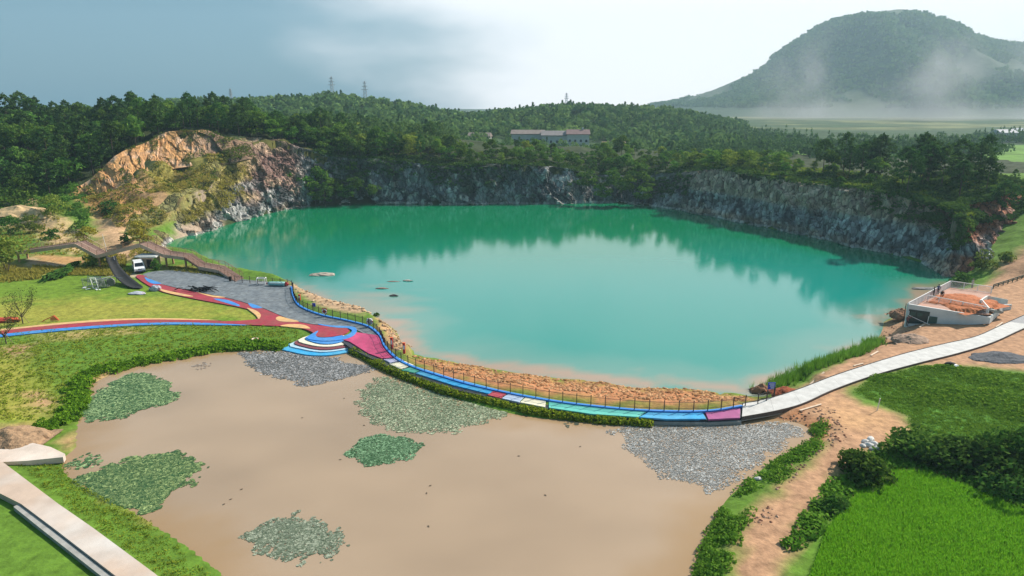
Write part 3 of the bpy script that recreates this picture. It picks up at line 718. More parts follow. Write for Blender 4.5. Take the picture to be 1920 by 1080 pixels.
# ------------------------------------------------------------------ lakeside walkway
INNER = [(546,536),(550,553),(562,572),(600,588),(650,599),(690,610),(712,627),(722,648),(745,671),(780,688),(830,704),(880,718.5),(940,732),(1000,743.5),(1060,753),(1130,761),(1200,767),(1280,769.5),(1340,767.5),(1392,759)]
inner = resample(smooth_pts(PS(INNER, 2.3), 6), 0.3)
walk = thing('walkway', None, None); tag(walk, 'curving lakeside walkway of coloured panels', kind='structure')
def ribbon(line, w0, w1, z0, z1):
    t = np.gradient(line, axis=0); t /= np.linalg.norm(t, axis=1)[:, None]
    n = np.stack([t[:, 1], -t[:, 0]], 1)
    a = line + n * w0; b = line + n * w1
    return [tuple(q) for q in a] + [tuple(q) for q in b[::-1]], z0, z1
def ribbon_obj(name, line, w0, w1, z0, z1, m, parent, bevel=0):
    t = np.gradient(line, axis=0); t /= np.linalg.norm(t, axis=1)[:, None]
    nn = np.stack([t[:, 1], -t[:, 0]], 1)
    a = line + nn * w0; b = line + nn * w1; n = len(line)
    V = np.concatenate([np.column_stack([a, np.full(n, z1)]), np.column_stack([b, np.full(n, z1)]), np.column_stack([a, np.full(n, z0)]), np.column_stack([b, np.full(n, z0)])])
    i = np.arange(n - 1)
    F = np.concatenate([np.stack([i, i + n, i + n + 1, i + 1], 1), np.stack([i + 2 * n, i, i + 1, i + 2 * n + 1], 1), np.stack([i + n, i + 3 * n, i + 3 * n + 1, i + n + 1], 1),
                        np.array([[0, 2 * n, 3 * n, n], [n - 1, 2 * n - 1, 4 * n - 1, 3 * n - 1]])])
    return link(name, np_mesh(name, V, F, [m]), parent)
M_kerb = mat('blue_kerb_paint', (0.03, 0.21, 0.62), 0.5, 0.15, 1.5)
ribbon_obj('kerb', inner, -0.20, 0.14, -1.2, 2.24, M_kerb, walk)
M_dark = mat('dark_joint', (0.035, 0.04, 0.05), 0.7, 0.3, 2.0)  # near-black bed colour that shows in the gaps between the panels
sub = inner[np.searchsorted(-np.linspace(0, 1, 2), [-1])[0]:]
# panels (outline in the picture) on a dark bed
bedq = PS([(664,622),(712,627),(722,648),(745,672),(780,689),(830,705.5),(880,720),(940,733.5),(1000,745),(1060,754.5),(1130,762.5),(1200,768.5),(1280,771),(1340,769),(1390,761),(1390,783),(1330,787),(1225,785),(1100,776),(1000,762),(920,745),(850,729),(785,708),(745,695),(705,676),(662,655),(640,640)], 2.0)
MB().prism([tuple(a) for a in bedq], -1.0, 1.97).build('bed', M_dark, walk)
def pmat(n, c, v=.14): return mat(n, c, 0.55, v, 0.9, col2=tuple(min(1, q * 1.18 + .01) for q in c))
PANELS = [([(664,622),(713,629),(724,650),(743,671),(716,671.5),(690,662),(655,640),(640,636)], pmat('magenta_mat', (0.42, 0.045, 0.13), .3), 'rumpled magenta mat'),
          ([(719,673.5),(748,671),(757,674.5),(731,680)], pmat('lilac_panel', (0.42, 0.42, 0.58)), 'narrow lilac panel'),
          ([(730,682),(758,676.5),(777,683.5),(751,691.5)], M_cream, 'cream panel'),
          ([(752,693.5),(777,686),(796,692),(776,698.5)], pmat('green_panel', (0.06, 0.30, 0.22)), 'dark green panel'),
          ([(779,699.5),(798,692.5),(850,709),(930,729),(917,738),(850,722)], M_cyan, 'long bright blue panel'),
          ([(914,740),(929,731),(953,735.5),(939,746)], pmat('red_panel', (0.42, 0.05, 0.07)), 'red panel'),
          ([(941,746.5),(955,736.5),(986,742),(973,753.5)], pmat('grey_blue_panel', (0.40, 0.48, 0.62)), 'grey blue panel'),
          ([(975,754),(988,742.5),(1024,749),(1022,763)], M_cream, 'wide cream panel'),
          ([(1029,764),(1029,750),(1130,764),(1214,770.5),(1196,781.5),(1110,776)], pmat('teal_panel', (0.10, 0.45, 0.38)), 'long teal panel'),
          ([(1198,782),(1219,771),(1280,773),(1317,772.5),(1324,785),(1250,785.5)], M_cyan, 'bright blue panel with a rusty lower edge'),
          ([(1328,786),(1322,772.5),(1388,765),(1387,783)], pmat('purple_panel', (0.30, 0.06, 0.19), .25), 'purple panel beside the concrete path')]
for px, m, lab in PANELS:
    q = smooth_pts(PS(px, 2.1), 1, True)
    o = MB().prism([tuple(a) for a in q], 1.90, 2.10).build('panel', m, walk, bevel=0.03); o['label'] = lab
MB().prism([tuple(a) for a in PS([(1226,786),(1330,788.5),(1390,785),(1390,790),(1330,793),(1226,791)], 1.72)], -1, 1.72).build('retaining_wall', M_conc, walk)
# railing
M_post = mat('brown_post', (0.045, 0.03, 0.028), 0.5, 0.2, 3)
rail = thing('railing', 'long thin brown metal railing along the blue kerb of the lakeside walkway', 'railing')
RL = [(440,527),(500,531)] + INNER + [(1422,755),(1452,742)]
rl = resample(smooth_pts(PS(RL, 2.3), 6), 1.6)
post_me = None
inf = MB(); top = MB()
for i, (x, y) in enumerate(rl):
    if post_me is None:
        o = MB().box((0, 0, 0.48), (0.085, 0.085, 1.36)).box((0, 0, 1.18), (0.11, 0.11, 0.05)).build('post', M_post, rail, loc=(x, y, 2.25)); post_me = o.data
    else: link('post', post_me, rail, (x, y, 2.25))
    if i:
        a, b = rl[i - 1], rl[i]
        for zz in (2.50, 3.25): inf.bar((*a, zz), (*b, zz), 0.035)
        for k in range(1, 12):
            q = a + (b - a) * k / 12
            inf.box((q[0], q[1], 2.875), (0.018, 0.018, 0.75))
o = inf.build('infill_bars', M_post, rail); o['kind'] = 'stuff'

# ------------------------------------------------------------------ concrete path on the right
L_E = [(1393,757),(1450,745),(1500,729),(1560,706),(1620,686),(1700,662),(1770,645),(1830,631),(1880,609),(1940,583),(2020,552)]
R_E = [(1391,781),(1452,770),(1504,756),(1562,730),(1638,703),(1718,681),(1798,661),(1862,641),(1915,617),(1985,588),(2080,556)]
le = resample(smooth_pts(PS(L_E, 2.16), 6), 0.5); re_ = resample(smooth_pts(PS(R_E, 2.16), 6), 0.5)
nb = 22
pathr = thing('concrete_path', None, None); tag(pathr, 'pale concrete path curving from the walkway to the pavilion', kind='structure')
M_slab = mat('pale_concrete', (0.50, 0.49, 0.475), 0.8, 0.22, 0.9, 0.004, 6); M_slabd = mat('damp_concrete', (0.22, 0.225, 0.24), 0.7, 0.18, 0.7); M_timber = mat('form_timber', (0.10, 0.075, 0.065), 0.85, 0.3, 2)
def at_(line, f):
    i = f * (len(line) - 1); k = min(int(i), len(line) - 2); return line[k] * (1 - i + k) + line[k + 1] * (i - k)
for k in range(nb):
    f0, f1 = k / nb + 0.00012, (k + 1) / nb - 0.00012
    fs = np.linspace(f0, f1, 5)
    q = [tuple(at_(le, f)) for f in fs] + [tuple(at_(re_, f)) for f in fs[::-1]]
    MB().prism(q, 1.6, 2.16).build('slab', M_slabd if 15 <= k <= 16 else M_slab, pathr)
for ln, off in ((re_, 0.06), (le, -0.12)):
    ribbon_obj('form_board', ln, off, off + .06, 1.75, 2.2, M_timber, pathr)

# concrete slabs at the lower left
M_pinkc = mat('pinkish_concrete', (0.58, 0.46, 0.38), 0.85, 0.18, 0.5, 0.01, 4, col2=(0.62, 0.56, 0.50))
apron = slab('concrete_apron', [(-500,850),(60,830),(95,838),(122,851),(118,857),(50,864),(-500,890)], 2.06, 0.6, M_pinkc, closed_smooth=False); tag(apron, 'pale concrete apron by the pond at the left edge', kind='structure')
dam = thing('dam_wall', 'pale concrete dam wall running diagonally below the concrete apron', 'wall', (0, 0, 0))
dq = PS([(-60,862),(5,866),(30,885),(110,945),(175,990),(290,1075),(420,1180),(620,1360),(520,1360),(340,1180),(230,1090),(100,990),(40,945),(-60,895)], 2.35)
MB().prism([tuple(a) for a in dq], -4.0, 2.35).build('wall', mat('dam_concrete', (0.58, 0.53, 0.49), 0.85, 0.15, 0.4, 0.01, 4, col2=(0.50, 0.38, 0.30)), dam)
MB().prism([tuple(a) for a in PS([(35,945),(95,991),(225,1092),(330,1185),(318,1190),(210,1096),(80,994),(25,950)], 2.2)], -4, 2.2).build('footing', M_conc, dam)

# ================================================================== PLANTS
def leaf_quads(C, size, out, bias=0.8, aspect=1.0):
    n = len(C)
    nrm = out * bias + rng.normal(size=(n, 3)); nrm /= np.linalg.norm(nrm, axis=1)[:, None] + 1e-9
    t = np.cross(nrm, rng.normal(size=(n, 3))); t /= np.linalg.norm(t, axis=1)[:, None] + 1e-9
    b = np.cross(nrm, t)
    s = np.broadcast_to(np.asarray(size, float), (n,))[:, None] * 0.5
    V = np.stack([C - t * s - b * s * aspect * .55, C + t * s * .35 - b * s * aspect, C + t * s + b * s * aspect * .55, C - t * s * .35 + b * s * aspect], 1).reshape(-1, 3)
    F = np.arange(n * 4).reshape(n, 4)
    return V, F
def unit(n):
    v = rng.normal(size=(n, 3)); return v / np.linalg.norm(v, axis=1)[:, None]
def broadleaf_crown(h=8.0, w=6.0, nblob=11, nleaf=900, leaf=0.5, base=0.3):
    Cs, Os = [], []
    for k in range(nblob):
        u = rng.random(); zc = h * (base + (0.92 - base) * u)
        rr = w / 2 * math.sin(math.pi * min(1, 0.2 + 0.72 * u)) * 0.72 * math.sqrt(rng.random())
        an = rng.random() * 6.283
        r = (0.17 + 0.14 * rng.random()) * w
        c = np.array((rr * math.cos(an), rr * math.sin(an), zc))
        n = nleaf // nblob
        d = unit(n); d[:, 2] = np.abs(d[:, 2]) * 0.9 - 0.25 * rng.random(n)
        rad = r * (0.65 + 0.4 * rng.random(n))[:, None]
        Cs.append(c + d * rad * np.array((1, 1, 0.8))); Os.append(d)
    C = np.concatenate(Cs); O = np.concatenate(Os)
    V, F = leaf_quads(C, leaf * (0.6 + 0.8 * rng.random(len(C))), O, 0.9)
    v = np.repeat(rng.random(len(C)), 4)
    return V, F, v
def pine_crown(h=10.0, w=5.0, nbr=34, per=24, leaf=0.42, base=0.3, flat=0.45):
    Cs, Os = [], []; ends = []
    for k in range(nbr):
        u = (k + rng.random()) / nbr
        z = h * (base + (1 - base) * u)
        ln = w / 2 * (1 - u ** 3.0) * (0.6 + 0.5 * rng.random()) * (0.55 + .45 * min(1, u * 2.2)) + 0.25
        an = k * 2.4 + rng.normal() * 0.5
        e = np.array((math.cos(an) * ln, math.sin(an) * ln, z + ln * 0.18)); ends.append((z, e))
        for q in (1.0, 0.62):
            c = e * np.array((q, q, 1)) if q < 1 else e
            n = int(per * q)
            d = unit(n) * (rng.random(n) ** 0.4)[:, None]
            Cs.append(c + d * np.array((0.75, 0.75, flat)) * (0.55 + 0.3 * w / 5 * q)); Os.append(d + np.array((0, 0, .5)))
    n = 26; d = unit(n); Cs.append(np.array((0, 0, h)) + d * np.array((.35, .35, .7))); Os.append(d)
    C = np.concatenate(Cs); O = np.concatenate(Os)
    V, F = leaf_quads(C, leaf * (0.6 + 0.8 * rng.random(len(C))), O, 0.6, 0.6)
    return V, F, np.repeat(rng.random(len(C)), 4), ends
M_bark = mat('bark', (0.10, 0.075, 0.055), 0.9, 0.3, 2.5, 0.02, 6); M_barkp = mat('pale_bark', (0.26, 0.22, 0.17), 0.9, 0.3, 2.5)
M_lpine = leaf_mat('pine_needles', (0.028, 0.08, 0.022), (0.095, 0.18, 0.04), .28)
M_lbroad = leaf_mat('broad_leaves', (0.045, 0.13, 0.02), (0.16, 0.27, 0.045), .38)
M_llight = leaf_mat('light_leaves', (0.10, 0.18, 0.02), (0.27, 0.33, 0.06), .38)
M_lyel = leaf_mat('yellow_leaves', (0.20, 0.20, 0.025), (0.36, 0.31, 0.05), .35)
M_lfar = leaf_mat('far_leaves', (0.025, 0.085, 0.03), (0.13, 0.22, 0.06), .3)
def trunk_mesh(h, r, lean=0.3, limbs=5, base=0.3, w=4, m=M_bark):
    mb = MB()
    pts = [(lean * q * q * h * .1, lean * 0.4 * math.sin(q * 3) * .6, h * q) for q in np.linspace(0, 0.9, 6)]
    mb.tube(pts, [r * (1 - 0.8 * q) for q in np.linspace(0, 1, 6)], 6)
    for k in range(limbs):
        q = base + (0.85 - base) * (k + .5) / limbs
        an = k * 2.4; ln = w * 0.34 * (1.1 - q * .6)
        a = (lean * q * q * h * .1, 0, h * q)
        mb.tube([a, (a[0] + math.cos(an) * ln * .5, math.sin(an) * ln * .5, h * q + ln * .3), (a[0] + math.cos(an) * ln, math.sin(an) * ln, h * q + ln * .5)], [r * .4 * (1.1 - q), r * .28 * (1.1 - q), r * .1], 5)
    me = bpy.data.meshes.new('trunk'); me.from_pydata([tuple(v) for v in mb.v], [], mb.f); me.materials.append(m)
    me.polygons.foreach_set('use_smooth', np.full(len(mb.f), True)); me.update()
    return me
PROTO = {'pine': [], 'broad': [], 'light': []}
for k in range(5):
    h = 10.0; V, F, v, _ = pine_crown(h, 5.0 + 0.6 * k, 30 + 2 * k, 24, 0.5, 0.22 + .05 * k)
    PROTO['pine'].append((trunk_mesh(h, .16, rng.normal() * .5, 5, .35, 4), np_mesh('crown', V, F, [M_lpine], {'v': v})))
for k in range(5):
    V, F, v = broadleaf_crown(8.5, 6.5 + .5 * k, 10 + k, 950, 0.55, 0.22)
    PROTO['broad'].append((trunk_mesh(7.5, .17, rng.normal() * .5, 6, .25, 5), np_mesh('crown', V, F, [M_lbroad], {'v': v})))
    V, F, v = broadleaf_crown(7.5, 6.5 + .5 * k, 11 + k, 950, 0.5, 0.16)
    PROTO['light'].append((trunk_mesh(6.5, .15, rng.normal() * .5, 6, .25, 5, M_barkp), np_mesh('crown', V, F, [M_llight], {'v': v})))
def tree(kind, x, y, s, name, label, cat, group, z=None, sz=1.0):
    tr, cr = PROTO[kind][rng.integers(len(PROTO[kind]))]
    r = thing(name, label, cat, (x, y, (zone(x, y) if z is None else z) - 0.15), rng.random() * 6.28, group)
    r.scale = (s, s, s * sz)
    link('trunk', tr, r); link('crown', cr, r)
    return r
def poisson(poly, step, jit=0.42):
    x = np.arange(poly[:, 0].min(), poly[:, 0].max(), step); y = np.arange(poly[:, 1].min(), poly[:, 1].max(), step)
    a, b = np.meshgrid(x, y); a = a + (np.arange(len(y)) % 2)[:, None] * step / 2
    a = a.ravel() + rng.uniform(-jit, jit, a.size) * step; b = b.ravel() + rng.uniform(-jit, jit, b.size) * step
    m = inside(poly, a, b); return np.stack([a[m], b[m]], 1)
# pines of the left hill
lf = np.concatenate([sc_top[:, :2] + np.array((-1.0, 2.2)), np.array([(-62, 234), (-52, 244), (-40, 255), (-40, 285), (-110, 285), (-235, 275), (-235, 185), (-150, 180), (-128, 184)])])
pts = poisson(lf, 5.0)
zz = zg(pts[:, 0], pts[:, 1])
ordr = np.argsort(pts[:, 1])
cnt = 0
for i in ordr:
    x, y = pts[i]
    if 960 + x / y * FPX < -120: continue
    if cnt >= 300: break
    if y > 262 : continue
    kind = 'pine' if rng.random() < 0.42 else 'broad'
    if x > -75 and rng.random() < .5: kind = 'broad'
    col_ = 960 + x / y * FPX
    dsc = float(seg_dist(sc_top[:, :2], np.array([x]), np.array([y]), False)[0])
    where = 'right at the brow of the orange clay scarp' if dsc < 7 else ('at the left edge of the hilltop wood' if col_ < 60 else ('low in the wood left of the clay scarp' if col_ < 200 and y < 215 else ('above the purple rock face at the right end of the wood' if col_ > 400 else 'on the skyline of the left hilltop wood')))
    what = 'dark green pine' if kind == 'pine' else 'rounded green broadleaf tree'
    tree(kind, x, y, rng.uniform(.72, 1.12), 'pine_tree' if kind == 'pine' else 'broadleaf_tree', what + ' ' + where, 'tree', ('pines ' if kind == 'pine' else 'broadleaf trees ') + where, zz[i], rng.uniform(.9, 1.15)); cnt += 1
# trees along the rim of the quarry
def rim_points(p0, p1, d0, d1, n):
    """between picture columns p0 and p1 along the brow, d0..d1 metres back"""
    pxs = 960 + topx / topy * FPX * 1.02
    idx = np.where((pxs > p0) & (pxs < p1))[0]
    i = rng.choice(idx, n); d = rng.uniform(d0, d1, n)
    return np.stack([topx[i] + nx[i] * d, topy[i] + ny[i] * d], 1)
def thin(p, dmin, keep=None):
    out = []
    for q in p:
        if all((q[0] - o[0]) ** 2 + (q[1] - o[1]) ** 2 > dmin * dmin for o in out): out.append(q)
    return np.array(out)
LAB = {'broad': ('broadleaf_tree', 'dark green broadleaf tree on the far rim', 'broadleaf trees on the far rim'),
       'light': ('bushy_tree', 'yellow green bushy tree on the far rim', 'yellow green trees on the far rim'),
       'pine': ('pine_tree', 'pine among broadleaf trees on the far rim', 'pines on the far rim')}
p = thin(np.concatenate([rim_points(570, 1290, 4.0, 9, 160), rim_points(570, 1290, 6, 36, 420)]), 4.0)
for x, y in p:
    c = 960 + x / y * FPX * 1.02
    u = rng.random()
    kind = 'light' if (660 < c < 800 and u < .65) or (1220 < c < 1330 and u < .5) or u < .14 else ('pine' if u > .93 else 'broad')
    n_, l_, g_ = LAB[kind]
    w_ = ', left end near the purple face' if c < 760 else (', below the far houses' if 870 < c < 1120 else (', right of the far houses' if c >= 1120 else ', left of the far houses'))
    l_ += w_; g_ += w_
    tree(kind, x, y, rng.uniform(.6, 1.02) * (.66 if 870 < c < 1120 else (1.0 if c < 1180 else .8)), n_, l_, 'tree', g_, None, rng.uniform(.85, 1.15))
# trees hanging down in the dip of the far face
for a, b, D, s in [(1150,330,238,1.0),(1175,345,236,.95),(1195,320,240,1.05),(1205,355,234,.8),(1130,350,236,.8),(1215,335,238,.8),(1100,330,240,.9),(700,345,236,.6),(650,350,236,.7),(620,340,238,.8),(665,335,238,.7)]:
    q = PD(a, b + 26, D)
    tree('broad', q[0], q[1], s, 'broadleaf_tree', 'leafy tree clinging to the lower part of the far rock face', 'tree', 'trees on the lower far rock face', q[2])
# right rim: pines and broadleaf in clumps
LR = {'pine': ('pine_tree', 'dark pine on the right rim', 'pines on the right rim'), 'broad': ('broadleaf_tree', 'broadleaf tree on the right rim', 'broadleaf trees on the right rim'), 'light': ('bushy_tree', 'yellow green bush on the right rim', 'yellow green bushes on the right rim')}
pxs = 960 + topx / topy * FPX * 1.02
def rim_at(c, d):
    i = int(np.argmin(np.abs(pxs - c))); return topx[i] + nx[i] * d, topy[i] + ny[i] * d
for c, d, s, k in [(1478,16,.95,'pine'),(1495,14,.9,'broad'),(1512,17,1.0,'pine'),(1528,15,.85,'pine'),(1545,18,1.0,'pine'),(1558,13,.95,'pine'),(1572,17,1.05,'pine'),(1585,14,1.0,'pine'),(1597,11,.75,'broad'),
                   (1640,12,.95,'pine'),(1655,15,1.15,'pine'),(1672,12,.9,'pine'),(1690,10,.8,'pine'),(1708,11,.85,'pine'),(1735,12,.8,'pine'),(1752,9,.85,'pine'),(1768,14,.8,'pine'),(1795,11,.75,'pine'),(1822,13,.8,'pine'),(1840,10,.8,'pine'),(1862,13,.8,'pine'),(1880,9,.7,'pine'),(1905,12,.85,'pine'),(1925,10,.8,'pine'),(1950,12,.9,'pine')]:
    x, y = rim_at(c, d); n_, l_, g_ = LR[k]
    w_ = ' in the dense clump' if c < 1620 else (' in the open row beyond the clump' if c < 1720 else ' at the far right')
    l_ += w_; g_ += w_
    tree(k, x, y, s * rng.uniform(1.0, 1.3), n_, l_, 'tree', g_)
p = thin(np.concatenate([rim_points(1270, 1480, 2, 30, 220), rim_points(1480, 1960, 20, 34, 50)]), 4.4)
for x, y in p:
    c = 960 + x / y * FPX * 1.02; u = rng.random()
    k = 'light' if u < .2 else ('pine' if u > .78 and c > 1400 else 'broad'); n_, l_, g_ = LR[k]
    w_ = ', left end' if c < 1400 else (', behind the front pines' if c > 1480 else ', left of the pine clump')
    l_ += w_; g_ += w_
    tree(k, x, y, rng.uniform(.45, .8) * (1 if c < 1480 else .6), n_, l_, 'tree', g_)

# ---- masses nobody could count
def scatter(name, proto, pts, s, m, label, zoff=0.0, tilt=0.0, stretch=None, vmix=0.5):
    pv, pf, pa = proto
    n = len(pts); s = np.broadcast_to(np.asarray(s, float), (n,))
    an = rng.random(n) * 6.283; c, sn = np.cos(an), np.sin(an)
    V = np.repeat(pv[None], n, 0) * s[:, None, None]
    if stretch is not None: V[:, :, 2] *= stretch[:, None]
    V = np.stack([V[:, :, 0] * c[:, None] - V[:, :, 1] * sn[:, None], V[:, :, 0] * sn[:, None] + V[:, :, 1] * c[:, None], V[:, :, 2]], 2)
    V += pts[:, None, :] + np.array((0, 0, zoff))
    F = (pf[None] + (np.arange(n) * len(pv))[:, None, None]).reshape(-1, pf.shape[1])
    a = (vmix * rng.random(n)[:, None] + (1 - vmix) * pa[None]).ravel()
    o = link(name, np_mesh(name, V.reshape(-1, 3), F, [m], {'v': a}))
    tag(o, label, kind='stuff'); return o
def far_tree(n=46, h=7.0, w=7.0, leaf=1.5):
    d = unit(n); d[:, 2] = np.abs(d[:, 2]) * 1.0 - .2
    C = d * np.array((w / 2, w / 2, h * .62)) * rng.uniform(.65, 1.05, n)[:, None] + np.array((0, 0, h * .36))
    V, F = leaf_quads(C, leaf * rng.uniform(.6, 1.3, n), d, 1.1)
    return V, F, np.repeat(rng.random(n), 4)
def far_conifer(n=36, h=9, w=3.6, leaf=1.2):
    u = rng.random(n) ** .8; an = rng.random(n) * 6.283
    r = w / 2 * (1 - u) * rng.uniform(.6, 1.1, n) + .1
    d = np.stack([np.cos(an), np.sin(an), np.full(n, .5)], 1)
    C = np.stack([np.cos(an) * r, np.sin(an) * r, h * (0.12 + .86 * u)], 1)
    V, F = leaf_quads(C, leaf * rng.uniform(.6, 1.3, n), d, 1.0)
    return V, F, np.repeat(rng.random(n), 4)
def hill_pts(x0, x1, y0, y1, n, cond=None):
    x = rng.uniform(x0, x1, n); y = rng.uniform(y0, y1, n)
    f = np.abs(x / y) < 0.84
    x, y = x[f], y[f]
    if cond is not None: f = cond(x, y); x, y = x[f], y[f]
    return x, y
x, y = hill_pts(-300, 420, 330, 640, 9500, lambda x, y: (x / y < 0.33 + .06 * (fbm(x * .03, y * .03, 2, 5) - .5)) & ~((np.abs(x - 35) < 48) & (y > 374) & (y < 412)))
p = np.stack([x, y, zh(x, y)], 1)
low_ = np.where((x / y > -.085) & (x / y < .135) & (y < 412), .52, 1.0)      # scrub, not trees, in front of the houses
h_ = rng.random(len(p)) < .94
scatter('ridge_wood', far_tree(), p[h_], (.5 + .9 * rng.random(h_.sum()) ** 2 + .2 * rng.random(h_.sum())) * low_[h_], M_lfar, 'continuous wood covering the low ridge behind the lake', -.3, vmix=.75)
scatter('ridge_conifers', far_conifer(), p[~h_], rng.uniform(.6, 1.2, (~h_).sum()) * low_[~h_], M_lfar, 'conifers mixed through the wood on the low ridge', -.3)
# wood right behind the left hilltop
x = rng.uniform(-235, -30, 900); y = rng.uniform(258, 330, 900); p = np.stack([x, y, zg(x, y)], 1)
scatter('hilltop_wood', far_tree(70, 9, 7.0, 1.1), p, rng.uniform(.8, 1.1, 900), M_lfar, 'deep wood behind the front trees of the left hilltop')
# belts and hedgerows on the plain to the right
px_ = []
for (a0, b0, a1, b1, z, w, n) in [(1290,290,1450,282,10,16,260),(1470,280,1640,286,9,8,120),(1620,288,1850,288,9,9,420),(1850,268,1960,262,9,16,200),(1180,262,1460,258,10,25,500),(1600,318,1940,316,9,7,200),(1500,300,1640,305,9,12,90)]:
    a, b = np.array(P(a0, b0, z)), np.array(P(a1, b1, z)); t = rng.random(n)[:, None]
    q = a * (1 - t) + b * t; q[:, 0] += rng.normal(size=n) * w * .4; q[:, 1] += rng.normal(size=n) * w; px_.append(q)
q = np.concatenate(px_); q = q[q[:, 1] > 290]; q[:, 2] = np.where((q[:, 1] < 331) & (np.abs(q[:, 0]) < 215), zg(q[:, 0], np.minimum(q[:, 1], 330)), zh(q[:, 0], q[:, 1]))
scatter('tree_belt', far_tree(50, 7.5, 6.5, 1.2), q[::2], rng.uniform(.6, 1.05, len(q[::2])), M_lfar, 'belts of trees across the plain on the right', -.3)
scatter('conifer_belt', far_conifer(44, 9, 3.4, 1.0), q[1::2], rng.uniform(.7, 1.1, len(q[1::2])), M_lfar, 'belts of conifers across the plain on the right', -.3)
# mountain forest
x, y = hill_pts(250, 1800, 1200, 2200, 19000, lambda x, y: (zh(x, y) > 22) & (fbm(x * .006, y * .006, 5, 53) < .60))
p = np.stack([x, y, zh(x, y)], 1)
scatter('mountain_forest', far_tree(10, 10, 9, 6.0), p, rng.uniform(.6, 1.25, len(p)), M_lfar, 'forest clothing the mountain on the right', -1.0)

# undergrowth and grasses near by
def tuft(n=9, h=.6, w=.5, lw=.10):
    an = rng.random(n) * 6.283; ln = rng.uniform(.5, 1.0, n)
    b = np.stack([np.cos(an), np.sin(an), np.zeros(n)], 1) * (w * .25 * rng.random(n))[:, None]
    tip = b + np.stack([np.cos(an) * w * .5 * ln, np.sin(an) * w * .5 * ln, h * ln], 1)
    side = np.stack([-np.sin(an), np.cos(an), np.zeros(n)], 1) * lw * .5
    V = np.stack([b - side, b + side, tip], 1).reshape(-1, 3)
    return V, np.arange(n * 3).reshape(n, 3), np.repeat(rng.random(n), 3)
def bush(n=60, r=1.0, leaf=.35):
    d = unit(n); d[:, 2] = np.abs(d[:, 2])
    C = d * r * rng.uniform(.6, 1.05, n)[:, None] * np.array((1, 1, .85))
    V, F = leaf_quads(C, leaf * rng.uniform(.6, 1.3, n), d, .9)
    return V, F, np.repeat(rng.random(n), 4)
def in_px(poly, z, n, soft=True):
    q = PS(poly, z); x = rng.uniform(q[:, 0].min(), q[:, 0].max(), n); y = rng.uniform(q[:, 1].min(), q[:, 1].max(), n)
    m = inside(q, x, y); x, y = x[m], y[m]
    return np.stack([x, y, zg(x, y)], 1)
M_gr = leaf_mat('turf_blades', (0.13, 0.23, 0.018), (0.33, 0.38, 0.05), .4, 0.0)
M_gw = leaf_mat('weed_blades', (0.065, 0.19, 0.016), (0.22, 0.39, 0.05), .4, 0.0)
M_gp = leaf_mat('paddy_blades', (0.09, 0.34, 0.012), (0.25, 0.52, 0.035), .5, 0.0)
M_gy = leaf_mat('dry_blades', (0.22, 0.21, 0.03), (0.46, 0.40, 0.09), .5, 0.0)
M_gd = leaf_mat('dark_leaves', (0.025, 0.075, 0.015), (0.09, 0.17, 0.03), .3, 0.0)
def pond_ok(p, lo=0.2): return p[(sdf(POND, p[:, 0], p[:, 1]) > lo) & (p[:, 2] > POND_Z)]
def weed(n=16, r=.5, h=.35, leaf=.22):
    a = rng.random(n) * 6.283; q = np.sqrt(rng.random(n)) * r
    C = np.stack([np.cos(a) * q, np.sin(a) * q, h * (1 - (q / r) ** 2) * rng.uniform(.6, 1.1, n) + .04], 1)
    V, F = leaf_quads(C, leaf * rng.uniform(.6, 1.4, n), np.tile((0, 0, 1.0), (n, 1)) + .5 * np.stack([np.cos(a), np.sin(a), np.zeros(n)], 1), 1.6, .6)
    return V, F, np.repeat(rng.random(n), 4)
p = in_px([(1600,735),(1640,706),(1720,687),(1830,688),(1960,708),(1960,960),(1800,900),(1740,872),(1650,860),(1720,820),(1700,780)], 2, 14000)
scatter('field_weeds', weed(16, .6, .26, .24), p, rng.uniform(.3, .7, len(p)) + .9 * sstep(.45, .7, fbm(p[:, 0] * .22, p[:, 1] * .22, 3, 77)), M_gw, 'rough green weeds filling the field right of the concrete path')
p = in_px([(1550,1000),(1605,930),(1665,887),(1740,888),(1800,914),(1960,980),(2000,1200),(1480,1200)], 2, 42000)
scatter('rice_paddy', tuft(8, .6, .34, .09), p, rng.uniform(.8, 1.15, len(p)), M_gp, 'bright green young rice in the paddy at the lower right')
p = pond_ok(in_px([(-60,630),(100,622),(300,610),(470,612),(560,622),(575,636),(530,650),(440,655),(330,668),(230,690),(170,712),(150,740),(120,770),(60,790),(-60,800)], 1.6, 7000))
scatter('bank_grass', weed(10, .4, .14, .2), p, rng.uniform(.4, 1.1, len(p)), M_gr, 'turf on the bank between the red path and the pond')
p = pond_ok(in_px([(30,870),(130,860),(140,890),(200,935),(290,985),(350,1040),(480,1160),(420,1180),(175,985),(110,940)], 1.4, 6000))
scatter('bank_turf', weed(10, .35, .13, .17), p, rng.uniform(.4, 1.1, len(p)), M_gr, 'turf between the dam wall and the pond')
# fringe of leafy plants round the pond
fr = resample(smooth_pts(PS([(72,808),(100,795),(125,785),(140,760),(147,735),(155,712),(175,700),(230,686),(300,673),(370,660),(440,650),(528,651)], 1.45), 4), .3)
q = np.repeat(fr, 5, 0) + rng.normal(size=(len(fr) * 5, 2)) * np.array((.45, .7)); p = np.column_stack([q, zg(q[:, 0], q[:, 1])])
p = p[p[:, 2] > POND_Z - .15]
scatter('pond_fringe', bush(34, .75, .34), p, rng.uniform(.5, 1.05, len(p)), leaf_mat('fringe_leaves', (0.07, 0.19, 0.012), (0.20, 0.36, 0.03), .4, 0), 'leafy green plants fringing the left bank of the pond')
